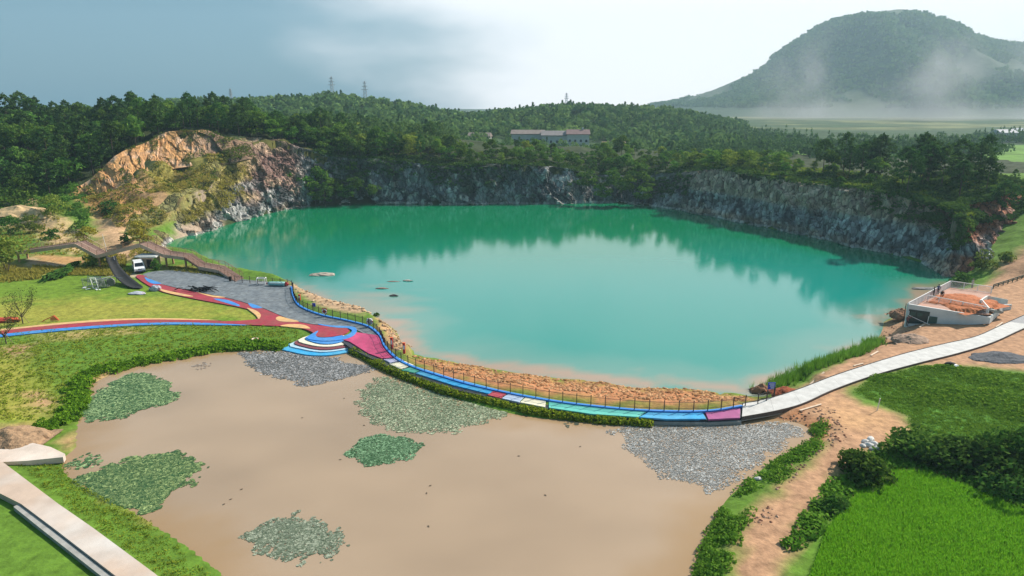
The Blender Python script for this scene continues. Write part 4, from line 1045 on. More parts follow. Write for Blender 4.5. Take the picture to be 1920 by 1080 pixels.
# hedge below the walkway
hd_ = thing('hedge', 'low clipped green hedge between the walkway panels and the pond', 'hedge')
hl = resample(smooth_pts(PS([(660,654),(690,669),(720,685),(755,700),(785,712),(850,734),(920,750),(1000,768),(1100,781),(1160,786),(1224,790)], 1.75), 5), .16)
n = len(hl) * 26
u = rng.random(n) * (len(hl) - 1.01); i = u.astype(int); c = hl[i] + (hl[i + 1] - hl[i]) * (u - i)[:, None]
tt = np.gradient(hl, axis=0)[i]; tt /= np.linalg.norm(tt, axis=1)[:, None]; nn = np.stack([tt[:, 1], -tt[:, 0]], 1)
an = rng.uniform(-.5, math.pi + .1, n); lump = 0.75 + .5 * fbm(c[:, 0] * .5, c[:, 1] * .5, 3, 61)
r = lump * rng.uniform(.75, 1.05, n)
C = np.column_stack([c + nn * (np.cos(an) * .74 * r)[:, None], 1.42 + np.sin(an) * .58 * r])
V, F = leaf_quads(C, rng.uniform(.16, .34, n), np.column_stack([nn * np.cos(an)[:, None], np.sin(an)]), .9)
link('foliage', np_mesh('foliage', V, F, [leaf_mat('hedge_leaves', (0.10, 0.20, 0.012), (0.32, 0.40, 0.035), .42, 0)], {'v': np.repeat(rng.random(n), 4)}), hd_)
# dark wooden core so that the hedge is not hollow
ribbon_obj('stems', hl, -.3, .3, .2, 1.65, mat('hedge_stems', (0.035, 0.04, 0.015), .9, .3, 2), hd_)

# rim shrubs spilling over the brow, shrubs on the faces
def rim_strip(c0, c1, d0, d1, n):
    q = rim_points(c0, c1, d0, d1, n); return np.column_stack([q, zg(q[:, 0], q[:, 1])])
p = np.concatenate([rim_strip(585, 1290, 0, 8, 800), rim_strip(1290, 1960, -1.0, 14, 1300), rim_strip(1500, 1960, 2, 24, 700)])
i_in = inside(RIM, p[:, 0], p[:, 1]); p[i_in, 2] = np.maximum(p[i_in, 2], 9.0)
nearest = np.array([np.argmin((topx - a) ** 2 + (topy - b) ** 2) for a, b, _ in p]); p[:, 2] = np.where(np.hypot(topx[nearest] - p[:, 0], topy[nearest] - p[:, 1]) < 2.5, ch[nearest] - .3, p[:, 2])
scatter('rim_shrubs', bush(46, 1.5, .5), p, rng.uniform(.45, 1.15, len(p)), leaf_mat('rim_leaves', (0.035, 0.085, 0.016), (0.13, 0.19, 0.04), .3, 0), 'dense shrubs and brambles along the brow of the rock faces')
p = rim_strip(1290, 1960, 1, 30, 2600)
scatter('rim_grass', tuft(12, .8, 1.4, .22), p, rng.uniform(.6, 1.4, len(p)), M_gr, 'rough grass on the plateau above the right rock face')
pv_ = CLV[6:58]
sx = 960 + pv_[..., 0] / pv_[..., 1] * FPX * 1.02
msk = (sx > 590) & (sx < 1300); tt_ = np.linspace(.1, 1, 52)[:, None] * np.ones(sx.shape)
ncl = fbm(sx * .012, tt_ * 2.2, 4, 73)
sel = np.argwhere(msk & (ncl + .6 * (tt_ - .5) > .56)); sel = sel[rng.choice(len(sel), min(420, len(sel)), False)]
p = pv_[sel[:, 0], sel[:, 1]]
scatter('cliff_shrubs', bush(34, 1.0, .42), p, rng.uniform(.4, 1.3, len(p)), M_gd, 'dark shrubs rooted in the cracks of the far rock face')
msk = (sx > 1650) & (sx < 1850) & (tt_ > .72 - (sx - 1650) / 900); sel = np.argwhere(msk); sel = sel[rng.choice(len(sel), 220, False)]; p = pv_[sel[:, 0], sel[:, 1]]
scatter('corner_shrubs', bush(34, 1.0, .42), p, rng.uniform(.5, 1.3, len(p)), M_lbroad, 'green shrubs covering the lake corner above the pavilion')
msk = (sx > 325) & (sx < 465) & (tt_ > .5); sel = np.argwhere(msk); sel = sel[rng.choice(len(sel), 900, False)]; p = pv_[sel[:, 0], sel[:, 1]]; p = p[fbm(p[:, 0] * .3, p[:, 2] * .3, 3, 64) > .45]
scatter('ledge_grass', weed(16, .8, .7, .34), p, rng.uniform(.5, 1.3, len(p)), M_gy, 'yellow grass on the ledges above the grey rocks left of the lake')
# grassy slope on the left mound
mp_ = np.concatenate([sc_foot[:, :2], np.stack([topx, topy], 1)[:int(len(topx) * 0.22)][::-10]])
x = rng.uniform(mp_[:, 0].min(), mp_[:, 0].max(), 16000); y = rng.uniform(mp_[:, 1].min(), mp_[:, 1].max(), 16000)
f = inside(mp_, x, y) & (fbm(x * .09, y * .09, 4, 63) > .40)
x, y = x[f], y[f]
p = np.column_stack([x, y, zg(x, y)])
h_ = rng.random(len(p)) < .25
scatter('slope_grass', weed(14, .8, .6, .36), p[~h_], rng.uniform(.5, 1.3, (~h_).sum()), M_gy, 'yellowing long grass on the slope under the clay scarp')
scatter('slope_scrub', bush(22, .9, .36), p[h_][::2], rng.uniform(.4, 1.1, len(p[h_][::2])), M_llight, 'low yellow green scrub on the slope under the clay scarp')
sp_ = SCV[4:34]; uu, vv = np.meshgrid(np.linspace(0, 1, sp_.shape[1]), np.linspace(0, 1, sp_.shape[0]))
sel = np.argwhere((fbm(uu * 14, vv * 2.5, 4, 84) + .22 * (uu > .68) + .12 * (vv > .9) > .60)); sel = sel[rng.choice(len(sel), min(420, len(sel)), False)]; p = sp_[sel[:, 0], sel[:, 1]]
scatter('scarp_scrub', weed(18, .9, .8, .36), p, rng.uniform(.4, 1.2, len(p)), M_llight, 'scrub hanging in the gullies and over the brow of the clay scarp')
# undergrowth at the foot of the left wood
p = np.concatenate([in_px([(-80,352),(60,352),(140,360),(170,372),(150,385),(60,375),(-80,385)], 10, 2500), in_px([(430,285),(480,268),(530,262),(545,285),(480,300)], 20, 500)])
scatter('undergrowth', bush(34, 1.3, .45), p[:520], rng.uniform(.5, 1.2, len(p[:520])), M_lbroad, 'green undergrowth at the foot of the left wood')
p = np.concatenate([in_px(q, z, n) for q, z, n in [([(0,400),(90,420),(160,440),(170,465),(0,468)], 4.5, 2600), ([(60,498),(180,500),(250,505),(240,515),(60,512)], 2.4, 1500), ([(250,455),(300,470),(300,480),(240,470)], 4, 400), ([(0,500),(70,505),(80,522),(0,530)], 2.2, 900), ([(160,478),(235,478),(235,495),(160,497)], 2.8, 800), ([(310,500),(400,505),(440,520),(330,508)], 2.1, 500)]])
scatter('rough_grass', tuft(10, .7, 1.0, .16), p, rng.uniform(.5, 1.2, len(p)), M_gy, 'rough yellow grass round the footbridge')

# individual shrubs
def shrub(px, py, z, r, h, m, name, label, cat='shrub', nleaf=520, leaf=.34, group=None, wide=1.0, blobs=10):
    if z is None: x, y, zz_ = hit(px, py)
    else: x, y, zz_ = P(px, py, z); zz_ = zone(x, y)
    t = thing(name, label, cat, (x, y, zz_ - .1), rng.random() * 6.28, group)
    V, F, v = broadleaf_crown(h, r * 2, blobs, nleaf, leaf, .08)
    V[:, 0] *= wide
    link('foliage', np_mesh('foliage', V, F, [m], {'v': v}), t)
    mb = MB()
    for k in range(4):
        an = k * 1.57 + .4; mb.tube([(0, 0, -.2), (math.cos(an) * r * .25, math.sin(an) * r * .25, h * .4), (math.cos(an) * r * .5, math.sin(an) * r * .5, h * .7)], [.06, .045, .02], 5)
    mb.build('stem', M_bark, t); return t
shrub(14,506,2.4,4.4,7.0,M_llight,'shrub','large rounded olive green shrub at the left end of the footbridge',nleaf=1300,leaf=.42)
shrub(18,440,4,3.6,4.2,M_lbroad,'shrub','broad green shrub at the left edge above the footbridge',nleaf=900)
shrub(60,438,4,3.2,3.6,M_llight,'shrub','rounded light green shrub behind the left footbridge span',nleaf=800)
shrub(96,447,4,2.0,2.6,M_lbroad,'shrub','small dark green shrub behind the crest of the left footbridge span')
shrub(165,452,4,2.4,3.8,M_lyel,'shrub','yellowing shrub left of the flagpole',nleaf=700)
shrub(238,452,4,1.5,2.6,M_gd,'shrub','round dark green bush beside the yellow bush behind the footbridge')
shrub(265,455,4,3.0,6.0,M_lyel,'shrub','tall bright yellow green bush on the bank behind the footbridge',nleaf=1300)
shrub(285,478,3,2.2,3.0,M_lyel,'shrub','low yellow bush at the lake corner behind the footbridge')
shrub(30,378,9,5.0,4.0,M_lbroad,'shrub','wide bright green thicket at the left edge below the wood',nleaf=1300,wide=1.4)
shrub(105,402,7,4.2,4.2,M_llight,'shrub','tall yellow green thicket between the two sand heaps',nleaf=1200,wide=1.4)
shrub(145,412,7,2.4,2.6,M_lbroad,'shrub','small green shrub right of the yellow green thicket')
shrub(205,388,8,3.2,2.6,M_gd,'shrub','dark low shrub under the clay scarp',nleaf=700,wide=1.5)
shrub(180,493,2.6,2.6,2.2,M_llight,'shrub','low green shrub under the middle of the footbridge',wide=1.5)
shrub(293,502,2.4,1.0,2.4,M_lbroad,'shrub','small green bush beside the hut under the footbridge')
shrub(120,509,2.3,1.8,1.1,M_gd,'clipped_hedge','low dark green hedge at the back of the lawn','hedge',700,wide=4.2)
shrub(1842,500,2.6,2.8,3.4,M_llight,'shrub','grassy yellow green shrub on the slope above the pavilion',nleaf=800)
shrub(1800,512,2.5,2.4,2.8,M_lbroad,'shrub','green shrub at the lake corner behind the pavilion')
shrub(1885,497,3,1.8,2.0,M_llight,'shrub','small light shrub under the red bank at the right edge')
shrub(1578,338,None,1.8,2.2,M_lyel,'shrub','bright yellow bush on the rim of the right rock face')
shrub(1805,352,None,1.5,1.6,M_lyel,'shrub','small yellow bush on the rim at the far right')
for a, b, r, h, m, lab in [(1905,878,3.6,4.6,M_lbroad,'tall sunlit vine covered bush at the right edge above the paddy'),(1845,885,3.0,3.0,M_gd,'dark bush between the vine covered bush and the paddy'),(1780,868,3.0,2.6,M_gd,'dark green thicket at the top corner of the paddy'),(1715,852,2.8,2.4,M_lbroad,'green bush right of the stone culvert'),
                           (1618,892,2.4,2.2,M_lbroad,'large dark green bush at the left corner of the paddy'),(1565,955,1.1,1.0,M_lbroad,'low bush between the dirt track and the paddy'),(1930,930,3.0,3.0,M_gd,'dark thicket at the right end of the paddy bank')]:
    shrub(a, b, 2, r, h * .8, m, 'bush', lab, 'bush', 1900, .3, wide=1.4, blobs=18)
# reeds on the right shore and the right pond bank
rd = resample(smooth_pts(PS([(1432,722),(1480,702),(1540,682),(1600,660),(1632,638)], .4), 4), .25)
q = np.repeat(rd, 9, 0) + rng.normal(size=(len(rd) * 9, 2)) * np.array((.7, .7)) + np.array((.6, -.5)); p = np.column_stack([q, np.maximum(zg(q[:, 0], q[:, 1]), -.1)])
scatter('reeds', tuft(9, 1.5, .9, .11), p, rng.uniform(.5, 1.15, len(p)), M_gw, 'tall green reeds along the right shore of the lake')
p = pond_ok(in_px([(1525,800),(1550,800),(1535,850),(1470,905),(1420,950),(1390,1000),(1360,1080),(1330,1180),(1280,1180),(1310,1050),(1340,975),(1400,905),(1460,862),(1510,835)], 1.4, 9000), .1)
p = p[fbm(p[:, 0] * .4, p[:, 1] * .4, 3, 78) > .42]
scatter('bank_weeds', weed(14, .5, .4, .26), p, rng.uniform(.5, 1.2, len(p)), M_gw, 'weeds on the bank between the pond and the dirt track')
p = np.concatenate([in_px([(1560,905),(1640,850),(1720,830),(1800,880),(1930,940),(1930,965),(1740,878),(1660,880),(1590,930),(1500,1030),(1470,1030)], 2, 3500)])
scatter('track_weeds', bush(14, .55, .28), p[:1500], rng.uniform(.5, 1.3, len(p[:1500])), M_gw, 'leafy weeds between the dirt track and the paddy')

# ------------------------------------------------------------------ lily pads
def pads(name, poly, n, r, c1, c2, label, edge=1.0):
    q = smooth_pts(PS(poly, POND_Z), 3, True)
    x = rng.uniform(q[:, 0].min() - 1, q[:, 0].max() + 1, n); y = rng.uniform(q[:, 1].min() - 1, q[:, 1].max() + 1, n)
    d = sdf(q, x, y) + (fbm(x * .8, y * .8, 3, 65) - .5) * 2.6 * edge
    m = (d < 0) & (rng.random(n) < sstep(.45, -1.6, d) * .75 + .2); x, y = x[m], y[m]; n = len(x)
    rad = .66 * r * np.exp(rng.normal(size=n) * .35); a0 = rng.random(n) * 6.283
    k = 8; an = a0[:, None] + np.linspace(.25, 6.03, k)[None]
    tl_ = rng.normal(size=(n, 2)) * .06
    ring = np.stack([x[:, None] + np.cos(an) * rad[:, None], y[:, None] + np.sin(an) * rad[:, None]], 2)
    z = POND_Z + .012 + rng.random(n) * .018
    zr = z[:, None] - .008 + np.cos(an) * rad[:, None] * tl_[:, :1] + np.sin(an) * rad[:, None] * tl_[:, 1:] + .02
    V = np.concatenate([np.stack([x, y, z], 1)[:, None], np.concatenate([ring, zr[..., None]], 2)], 1)
    F = np.stack([np.zeros(k - 1, int), np.arange(1, k), np.arange(2, k + 1)], 1)
    F = (F[None] + (np.arange(n) * (k + 1))[:, None, None]).reshape(-1, 3)
    m_, N, L = new_mat(name); out = N.new('ShaderNodeOutputMaterial'); bs = N.new('ShaderNodeBsdfPrincipled'); bs.inputs['Roughness'].default_value = .42
    at = N.new('ShaderNodeAttribute'); at.attribute_name = 'v'; mm = N.new('ShaderNodeMix'); mm.data_type = 'RGBA'; mm.inputs['A'].default_value = (*c1, 1); mm.inputs['B'].default_value = (*c2, 1)
    L.new(at.outputs['Fac'], mm.inputs['Factor']); L.new(mm.outputs['Result'], bs.inputs['Base Color']); L.new(bs.outputs[0], out.inputs['Surface'])
    o = link(name, np_mesh(name, V.reshape(-1, 3), F, [m_], {'v': np.repeat(np.clip(rng.random(n) ** 2.6 * (.5 + 1.5 * fbm(x * .45, y * .45, 3, 68)), 0, 1), k + 1)})); tag(o, label, kind='stuff')
G1, G2 = (0.022, 0.075, 0.016), (0.34, 0.46, 0.20); Y1, Y2 = (0.085, 0.085, 0.08), (0.42, 0.42, 0.36)
pads('lily_pads', [(158,788),(165,752),(200,722),(250,702),(300,708),(331,735),(326,754),(270,772),(205,788)], 36540, 0.149, G1, G2, 'dense green lily pads in the upper left corner of the pond')
pads('lily_pads', [(143,900),(190,877),(260,856),(350,852),(380,868),(362,900),(312,936),(265,960),(200,947),(160,925)], 44660, 0.136, G1, (0.30, 0.38, 0.14), 'dense green lily pads in the lower left of the pond')
pads('lily_pads', [(643,850),(685,818),(720,813),(786,825),(772,850),(732,874),(690,878),(655,864)], 17052, 0.124, G1, (0.22, 0.38, 0.20), 'small green island of lily pads in the middle of the pond')
pads('lily_pads', [(668,762),(690,720),(725,706),(770,720),(860,748),(958,768),(930,787),(880,802),(800,814),(730,810),(690,790)], 44660, 0.105, (0.085, 0.125, 0.06), (0.48, 0.52, 0.34), 'pale lily pads below the bend of the walkway hedge')
pads('lily_pads', [(450,662),(530,660),(620,672),(705,690),(640,712),(570,720),(500,702),(462,684)], 38570, 0.124, Y1, (0.46, 0.45, 0.45), 'grey lily pads under the stepped terrace')
pads('lily_pads', [(1150,802),(1230,794),(1330,796),(1420,792),(1500,800),(1505,818),(1440,858),(1395,893),(1350,926),(1290,908),(1220,884),(1180,850),(1165,825)], 52780, 0.085, (0.12, 0.125, 0.12), (0.50, 0.50, 0.48), 'silvery lily pads in the right corner of the pond')
pads('lily_pads', [(465,988),(540,964),(600,978),(640,1010),(600,1050),(500,1040)], 14210, 0.124, (0.09, 0.12, 0.07), (0.34, 0.37, 0.27), 'lily pads at the bottom edge left of the middle')
pads('lily_pads', [(120,868),(165,853),(195,860),(185,872),(130,882)], 900, .2, G1, G2, 'sparse lily pads by the concrete apron', .5)
pads('lily_pads', [(358,688),(380,678),(400,682),(380,694)], 300, .2, (0.2, 0.15, 0.12), (0.4, 0.35, 0.3), 'few brown pads in the upper part of the pond', .4)
pads('lily_pads', [(1045,790),(1068,783),(1084,790),(1066,802)], 70, .28, (0.05, 0.06, 0.04), (0.12, 0.12, 0.08), 'few large dark pads below the teal panel', .3)
pads('lily_pads', [(978,778),(1000,772),(1012,778),(995,786)], 60, .25, (0.05, 0.06, 0.04), (0.12, 0.12, 0.08), 'few dark pads below the cream panel', .3)
pads('lily_pads', [(1125,794),(1145,790),(1152,796),(1138,802)], 60, .25, (0.05, 0.06, 0.04), (0.12, 0.12, 0.08), 'few dark pads left of the silvery pads', .3)
# rotting leaves floating about
x = rng.uniform(-42, 10, 90); y = rng.uniform(48, 85, 90); f = (sdf(POND, x, y) < -3) & (fbm(x * .25, y * .25, 3, 67) > .52)
V, F = leaf_quads(np.column_stack([x[f], y[f], np.full(f.sum(), POND_Z + .03)]), .32, np.tile((0, 0, 12.0), (f.sum(), 1)), 1, .5)
tag(link('floating_leaves', np_mesh('floating_leaves', V, F, [mat('rotten_leaves', (0.07, 0.05, 0.03), .8)])), 'dark rotting leaves floating on the pond', kind='stuff')

# ------------------------------------------------------------------ rubble of the clay beach
def stone_proto(seed):
    bm = bmesh.new(); bmesh.ops.create_icosphere(bm, subdivisions=1, radius=1)
    r = np.random.default_rng(seed); V = np.array([tuple(v.co) for v in bm.verts]) * r.uniform(.65, 1.15, (len(bm.verts), 1)) * np.array((1, .8, .55)); F = np.array([[v.index for v in f.verts] for f in bm.faces]); bm.free()
    return V, F, np.full(len(V), .5)
p = in_px([(770,662),(850,672),(960,691),(1130,709),(1300,722),(1415,736),(1400,752),(1330,764),(1130,757),(940,729),(820,697)], .8, 5200)
p = p[p[:, 2] > .05]
M_rub = leaf_mat('clay_rubble', (0.24, 0.10, 0.05), (0.55, 0.30, 0.17), 0.0, 0.0)
scatter('beach_rubble', stone_proto(4), p, rng.uniform(.10, .42, len(p)) * rng.uniform(.5, 1, len(p)), M_rub, 'orange lumps of broken clay and rock along the near shore', 0, vmix=1.0)
p = np.concatenate([in_px([(700,592),(745,615),(770,655),(745,672),(722,630)], .8, 900), in_px([(550,533),(600,556),(700,588),(690,600),(600,583),(560,560)], .8, 700)])
p = p[p[:, 2] > .05]
scatter('shore_stones', stone_proto(5), p, rng.uniform(.1, .4, len(p)), leaf_mat('shore_rubble', (0.25, 0.15, 0.09), (0.55, 0.40, 0.27), 0, 0), 'tan stones on the shore below the gravel lot', 0, vmix=1.0)
p = np.concatenate([in_px([(1640,600),(1700,585),(1720,615),(1660,650),(1610,660),(1500,710),(1640,640)], 1.6, 1300), in_px([(1450,775),(1560,760),(1600,820),(1540,850),(1400,985),(1460,985)], 2, 1500)])
p = p[p[:, 2] > .1]
scatter('dirt_clods', stone_proto(6), p, rng.uniform(.06, .26, len(p)), leaf_mat('clod', (0.20, 0.10, 0.06), (0.50, 0.34, 0.22), 0, 0), 'clods and chips strewn over the bare dirt on the right', 0, vmix=1.0)

# ================================================================== THINGS
def rock(px, py, z, r, label, m, seed, name='rock', rz=0.0):
    x, y, _ = P(px, py, z)
    o = link(name, rock_mesh(name, r, seed, [m], amp=.4), None, (x, y, z), (0, 0, rz)); return tag(o, label, name)
M_isl = mat('islet_stone', (0.42, 0.34, 0.28), .9, .35, 1.5, .06, 3); M_stn = mat('brown_stone', (0.24, 0.15, 0.12), .9, .35, 2, .05, 3)
rock(604,516,0,(2.9,1.0,.5),'long pale rock islet in the lake off the gravel lot',M_isl,1)
rock(738,528,0,(1.3,.25,.12),'thin dark rock just breaking the water, farthest of the small ones',M_stn,2)
rock(765,527,0,(1.0,.4,.22),'pale jagged rock beside the thin dark one in the lake',M_isl,3)
rock(716,541,0,(1.3,.4,.22),'flat reddish rock in the lake',M_stn,4)
rock(738,555,0,(.8,.4,.3),'dark rounded rock in the lake, nearest of the small ones',mat('dark_stone',(0.06,.05,.05),.8,.3,2),5)
rock(672,583,0,(.7,.25,.15),'small dark stone at the water edge behind the railing',M_stn,6)
rock(1735,542,0,(2.4,.7,.35),'low grey rock in the water by the pavilion',mat('grey_stone',(0.20,.20,.20),.9,.35,2,.05,3),8)
shrub(707,592,0.0,.7,.9,M_gd,'water_plant','small dark green plant in the shallows by the railing bend','plant',160,.25)

# ---- heaps
def heap(name, px, py, z, rx, ry, h, m, label, seed, rz=0.0, cat='heap'):
    n = 28; g1 = np.linspace(-1, 1, n); a, b = np.meshgrid(g1, g1); a, b = a.ravel(), b.ravel()
    r = np.hypot(a, b) + (fbm(a * 2.2 + seed, b * 2.2, 3, seed) - .5) * .5
    zz_ = h * np.clip(1 - r, 0, 1) ** .8 * (.8 + .4 * fbm(a * 4, b * 4 + seed, 3, seed + 2)) + (fbm(a * 9, b * 9, 3, seed + 3) - .5) * h * .22 - .06
    zz_ = np.where(r > 1.0, -.3, zz_)
    x, y, _ = P(px, py, z)
    o = link(name, np_mesh(name, np.stack([a * rx, b * ry, zz_], 1), grid_faces(n, n), [m], None, False), None, (x, y, z), (0, 0, rz)); return tag(o, label, cat)
heap('sand_heap',1708,636,2.0,2.6,2.0,.9,mat('brown_sand',(0.33,.22,.16),.95,.25,2,.04,5),'small brown sand heap on the dirt between pavilion and concrete path',1)
heap('gravel_heap',1875,670,2.0,4.2,2.2,.7,mat('dark_gravel',(0.075,.08,.095),.9,.4,3,.05,6),'dark grey gravel heap at the right edge beyond the concrete path',2)
heap('sand_heap',40,402,zone(*P(40,402,7)[:2]),9,5,2.6,mat('orange_sand',(0.55,.38,.20),.95,.2,1,.05,3),'pale orange sand heap at the left edge below the wood',3)
heap('sand_heap',110,432,zone(*P(110,432,5)[:2]),8,3.5,1.6,mat('orange_sand',(0,0,0)),'long low sand heap behind the left footbridge span',4)
heap('earth_heap',22,822,2.0,3.6,2.6,1.2,mat('brush_brown',(0.30,.19,.11),.95,.4,3,.1,5),'heap of brown cut brush and earth beside the concrete apron',5)
heap('earth_heap',1690,590,1.6,2.0,1.6,1.2,mat('red_brown_earth',(0.28,.14,.08),.95,.35,2,.06,5),'red brown earth heap at the lakeside end of the pavilion',6)
heap('red_earth',1472,735,1.3,1.9,1.3,.7,mat('raw_red_earth',(0.26,.06,.02),.95,.3,2,.06,5),'raw red earth heap behind the start of the concrete path',7)
heap('earth_heap',1428,730,.3,1.4,.8,.8,mat('red_brown_earth',(0,0,0)),'dark clay clump at the waterline near the blue notice',8)

# ---- blue notice board
M_navy = mat('notice_blue', (0.03, 0.05, 0.45), .5, .1, 2); M_wht = mat('plain_white', (0.78, 0.78, 0.78), .5, .08, 2); M_steel = mat('grey_steel', (0.33, 0.35, 0.37), .45, .2, 3, metal=.6); M_blk = mat('black_mesh', (0.014, 0.015, 0.016), .8, .3, 2); M_redp = mat('red_plastic', (0.55, 0.03, 0.03), .45, .12, 2); M_orp = mat('orange_plastic', (0.60, 0.11, 0.03), .5, .15, 2)
nb_ = thing('notice_board', 'blue notice board with white lines at the end of the railing', 'sign', P(1450, 746, 1.9))
MB().box((0, 0, .55), (.08, .08, 1.5)).build('post', M_post, nb_)
bd = MB().box((-.35, 0, 1.5), (.85, .06, .85)).build('board', M_navy, nb_)
for k in range(3): MB().box((-.35 + .05 * k, -.034, 1.74 - .24 * k), (.6 - .1 * k, .012, .10)).build('white_line', M_wht, bd)

# ---- railing furniture
def ring(name, px, py, z, label, R0=.42, r0=.09, upright=True, rz=0.0):
    t = thing(name, label, 'lifebuoy', P(px, py, z), rz)
    n, k = 20, 8
    mb = MB(); 
    for sgn in range(4):
        pass
    Vv, Ff, mi = [], [], []
    for i in range(n):
        a = 2 * math.pi * i / n
        for j in range(k):
            b = 2 * math.pi * j / k; rr = R0 + r0 * math.cos(b); h = r0 * math.sin(b)
            Vv.append((rr * math.cos(a), h, rr * math.sin(a)) if upright else (rr * math.cos(a), rr * math.sin(a), h + r0))
    for i in range(n):
        for j in range(k):
            Ff.append([i * k + j, ((i + 1) % n) * k + j, ((i + 1) % n) * k + (j + 1) % k, i * k + (j + 1) % k]); mi.append(1 if i % 5 == 0 else 0)
    mb.add(Vv, Ff); mb.mi = mi
    mb.build('float', [M_wht if upright else M_cream, M_redp], t, smooth=True)
    if upright: MB().box((0, .1, .05), (.8, .04, .9)).build('backboard', M_redp if 'red board' in label else M_wht, t)
    return t
ring('lifebuoy',693,603,2.9,'white and red lifebuoy on the railing by the bend above the magenta mat')
ring('lifebuoy',608,584,2.9,'lifebuoy on a red board on the railing behind the gravel lot', .34)
ring('lifebuoy',478,637,1.75,'cream lifebuoy lying on the grass bank left of the terrace', .42, .09, False)
def figure_sign(px, py, label, h=1.6):
    t = thing('rescue_cabinet', label, 'cabinet', P(px, py, 2.3))
    MB().box((0, 0, h * .5), (.34, .3, h)).build('case', M_redp, t, bevel=.04); MB().box((0, -.16, h * .62), (.2, .03, h * .35)).build('panel', M_wht, t); MB().box((0, 0, h + .03), (.4, .36, .06)).build('cap', M_orp, t)
figure_sign(735,654,'slim red rescue cabinet on the kerb beside the magenta mat')
figure_sign(758,663,'red rescue cabinet outside the railing by the lilac panel', 1.5)
figure_sign(562,563,'orange red rescue cabinet at the upper bend of the railing', 1.0)
t = thing('warning_sign', 'small dark blue sign hung on the railing behind the gravel lot', 'sign', P(589, 580, 2.3)); MB().box((0, 0, .75), (.55, .05, .6)).build('board', M_navy, t); MB().box((0, .05, .5), (.06, .06, 1.1)).build('post', M_post, t)

# ---- things on the gravel lot
def branch_pile():
    t = thing('branch_pile', 'heap of black charred branches on the gravel lot', 'branches', P(378, 545, 2.05))
    for k in range(26):
        a = rng.normal() * .35 + .1; ln = rng.uniform(1.2, 3.6); c = np.array((rng.normal() * 1.3, rng.normal() * .45, .15 + .35 * rng.random()))
        d = np.array((math.cos(a), math.sin(a) * .7 - .25, rng.normal() * .16)) * ln / 2
        m = c + np.array((0, 0, .12)); p0 = c - d; p1 = c + d; p0[2] = max(p0[2], .05); p1[2] = max(p1[2], .05)
        MB().tube([p0, m, p1], [.10, .08, .03], 5).build('branch', M_blk, t)
branch_pile()
t = thing('goal_frame', 'white tubular frame at the lake edge of the gravel lot', 'frame', P(491, 533, 2.05))
for x in (-.75, .75):
    for y in (-.4, .4): MB().box((x, y, .6), (.1, .1, 1.2)).build('leg', M_wht, t)
for y in (-.4, .4): MB().box((0, y, 1.22), (1.6, .1, .1)).build('crossbar', M_wht, t)
for x in (-.75, .75): MB().box((x, 0, 1.22), (.1, .7, .1)).build('side_bar', M_wht, t)
for k in range(5): MB().box((-.5 + .25 * k, .4, .55), (.05, .05, 1.1)).build('baluster', M_wht, t)
t = thing('inflatable_boat', 'red and pale teal inflatable boat at the lake edge of the gravel lot', 'boat', P(521, 536, 2.05), R(-6))
MB().tube([(-1.9, 0, .4), (-1.5, 0, .42), (0, 0, .42), (1.5, 0, .42)], [.2, .38, .42, .4], 12).build('hull', mat('teal_plastic', (.28, .56, .55), .4, .1, 2), t, smooth=True)
MB().tube([(1.5, 0, .42), (1.9, 0, .42), (2.15, 0, .42)], [.4, .33, .12], 12).build('bow', M_redp, t, smooth=True)
MB().tube([(-1.88, 0, .4), (-2.2, 0, .4)], [.22, .08], 12).build('stern', M_redp, t, smooth=True)
MB().box((-.1, -.36, .62), (2.6, .1, .1)).build('grab_line', M_wht, t)
t = thing('litter_bin', 'small black bin at the foot of the footbridge stairs', 'bin', P(432, 527, 2.05))
MB().tube([(0, 0, 0), (0, 0, .8)], [.22, .28], 10).build('body', M_blk, t); MB().tube([(0, 0, .8), (0, 0, .9)], [.3, .22], 10).build('lid', M_blk, t)

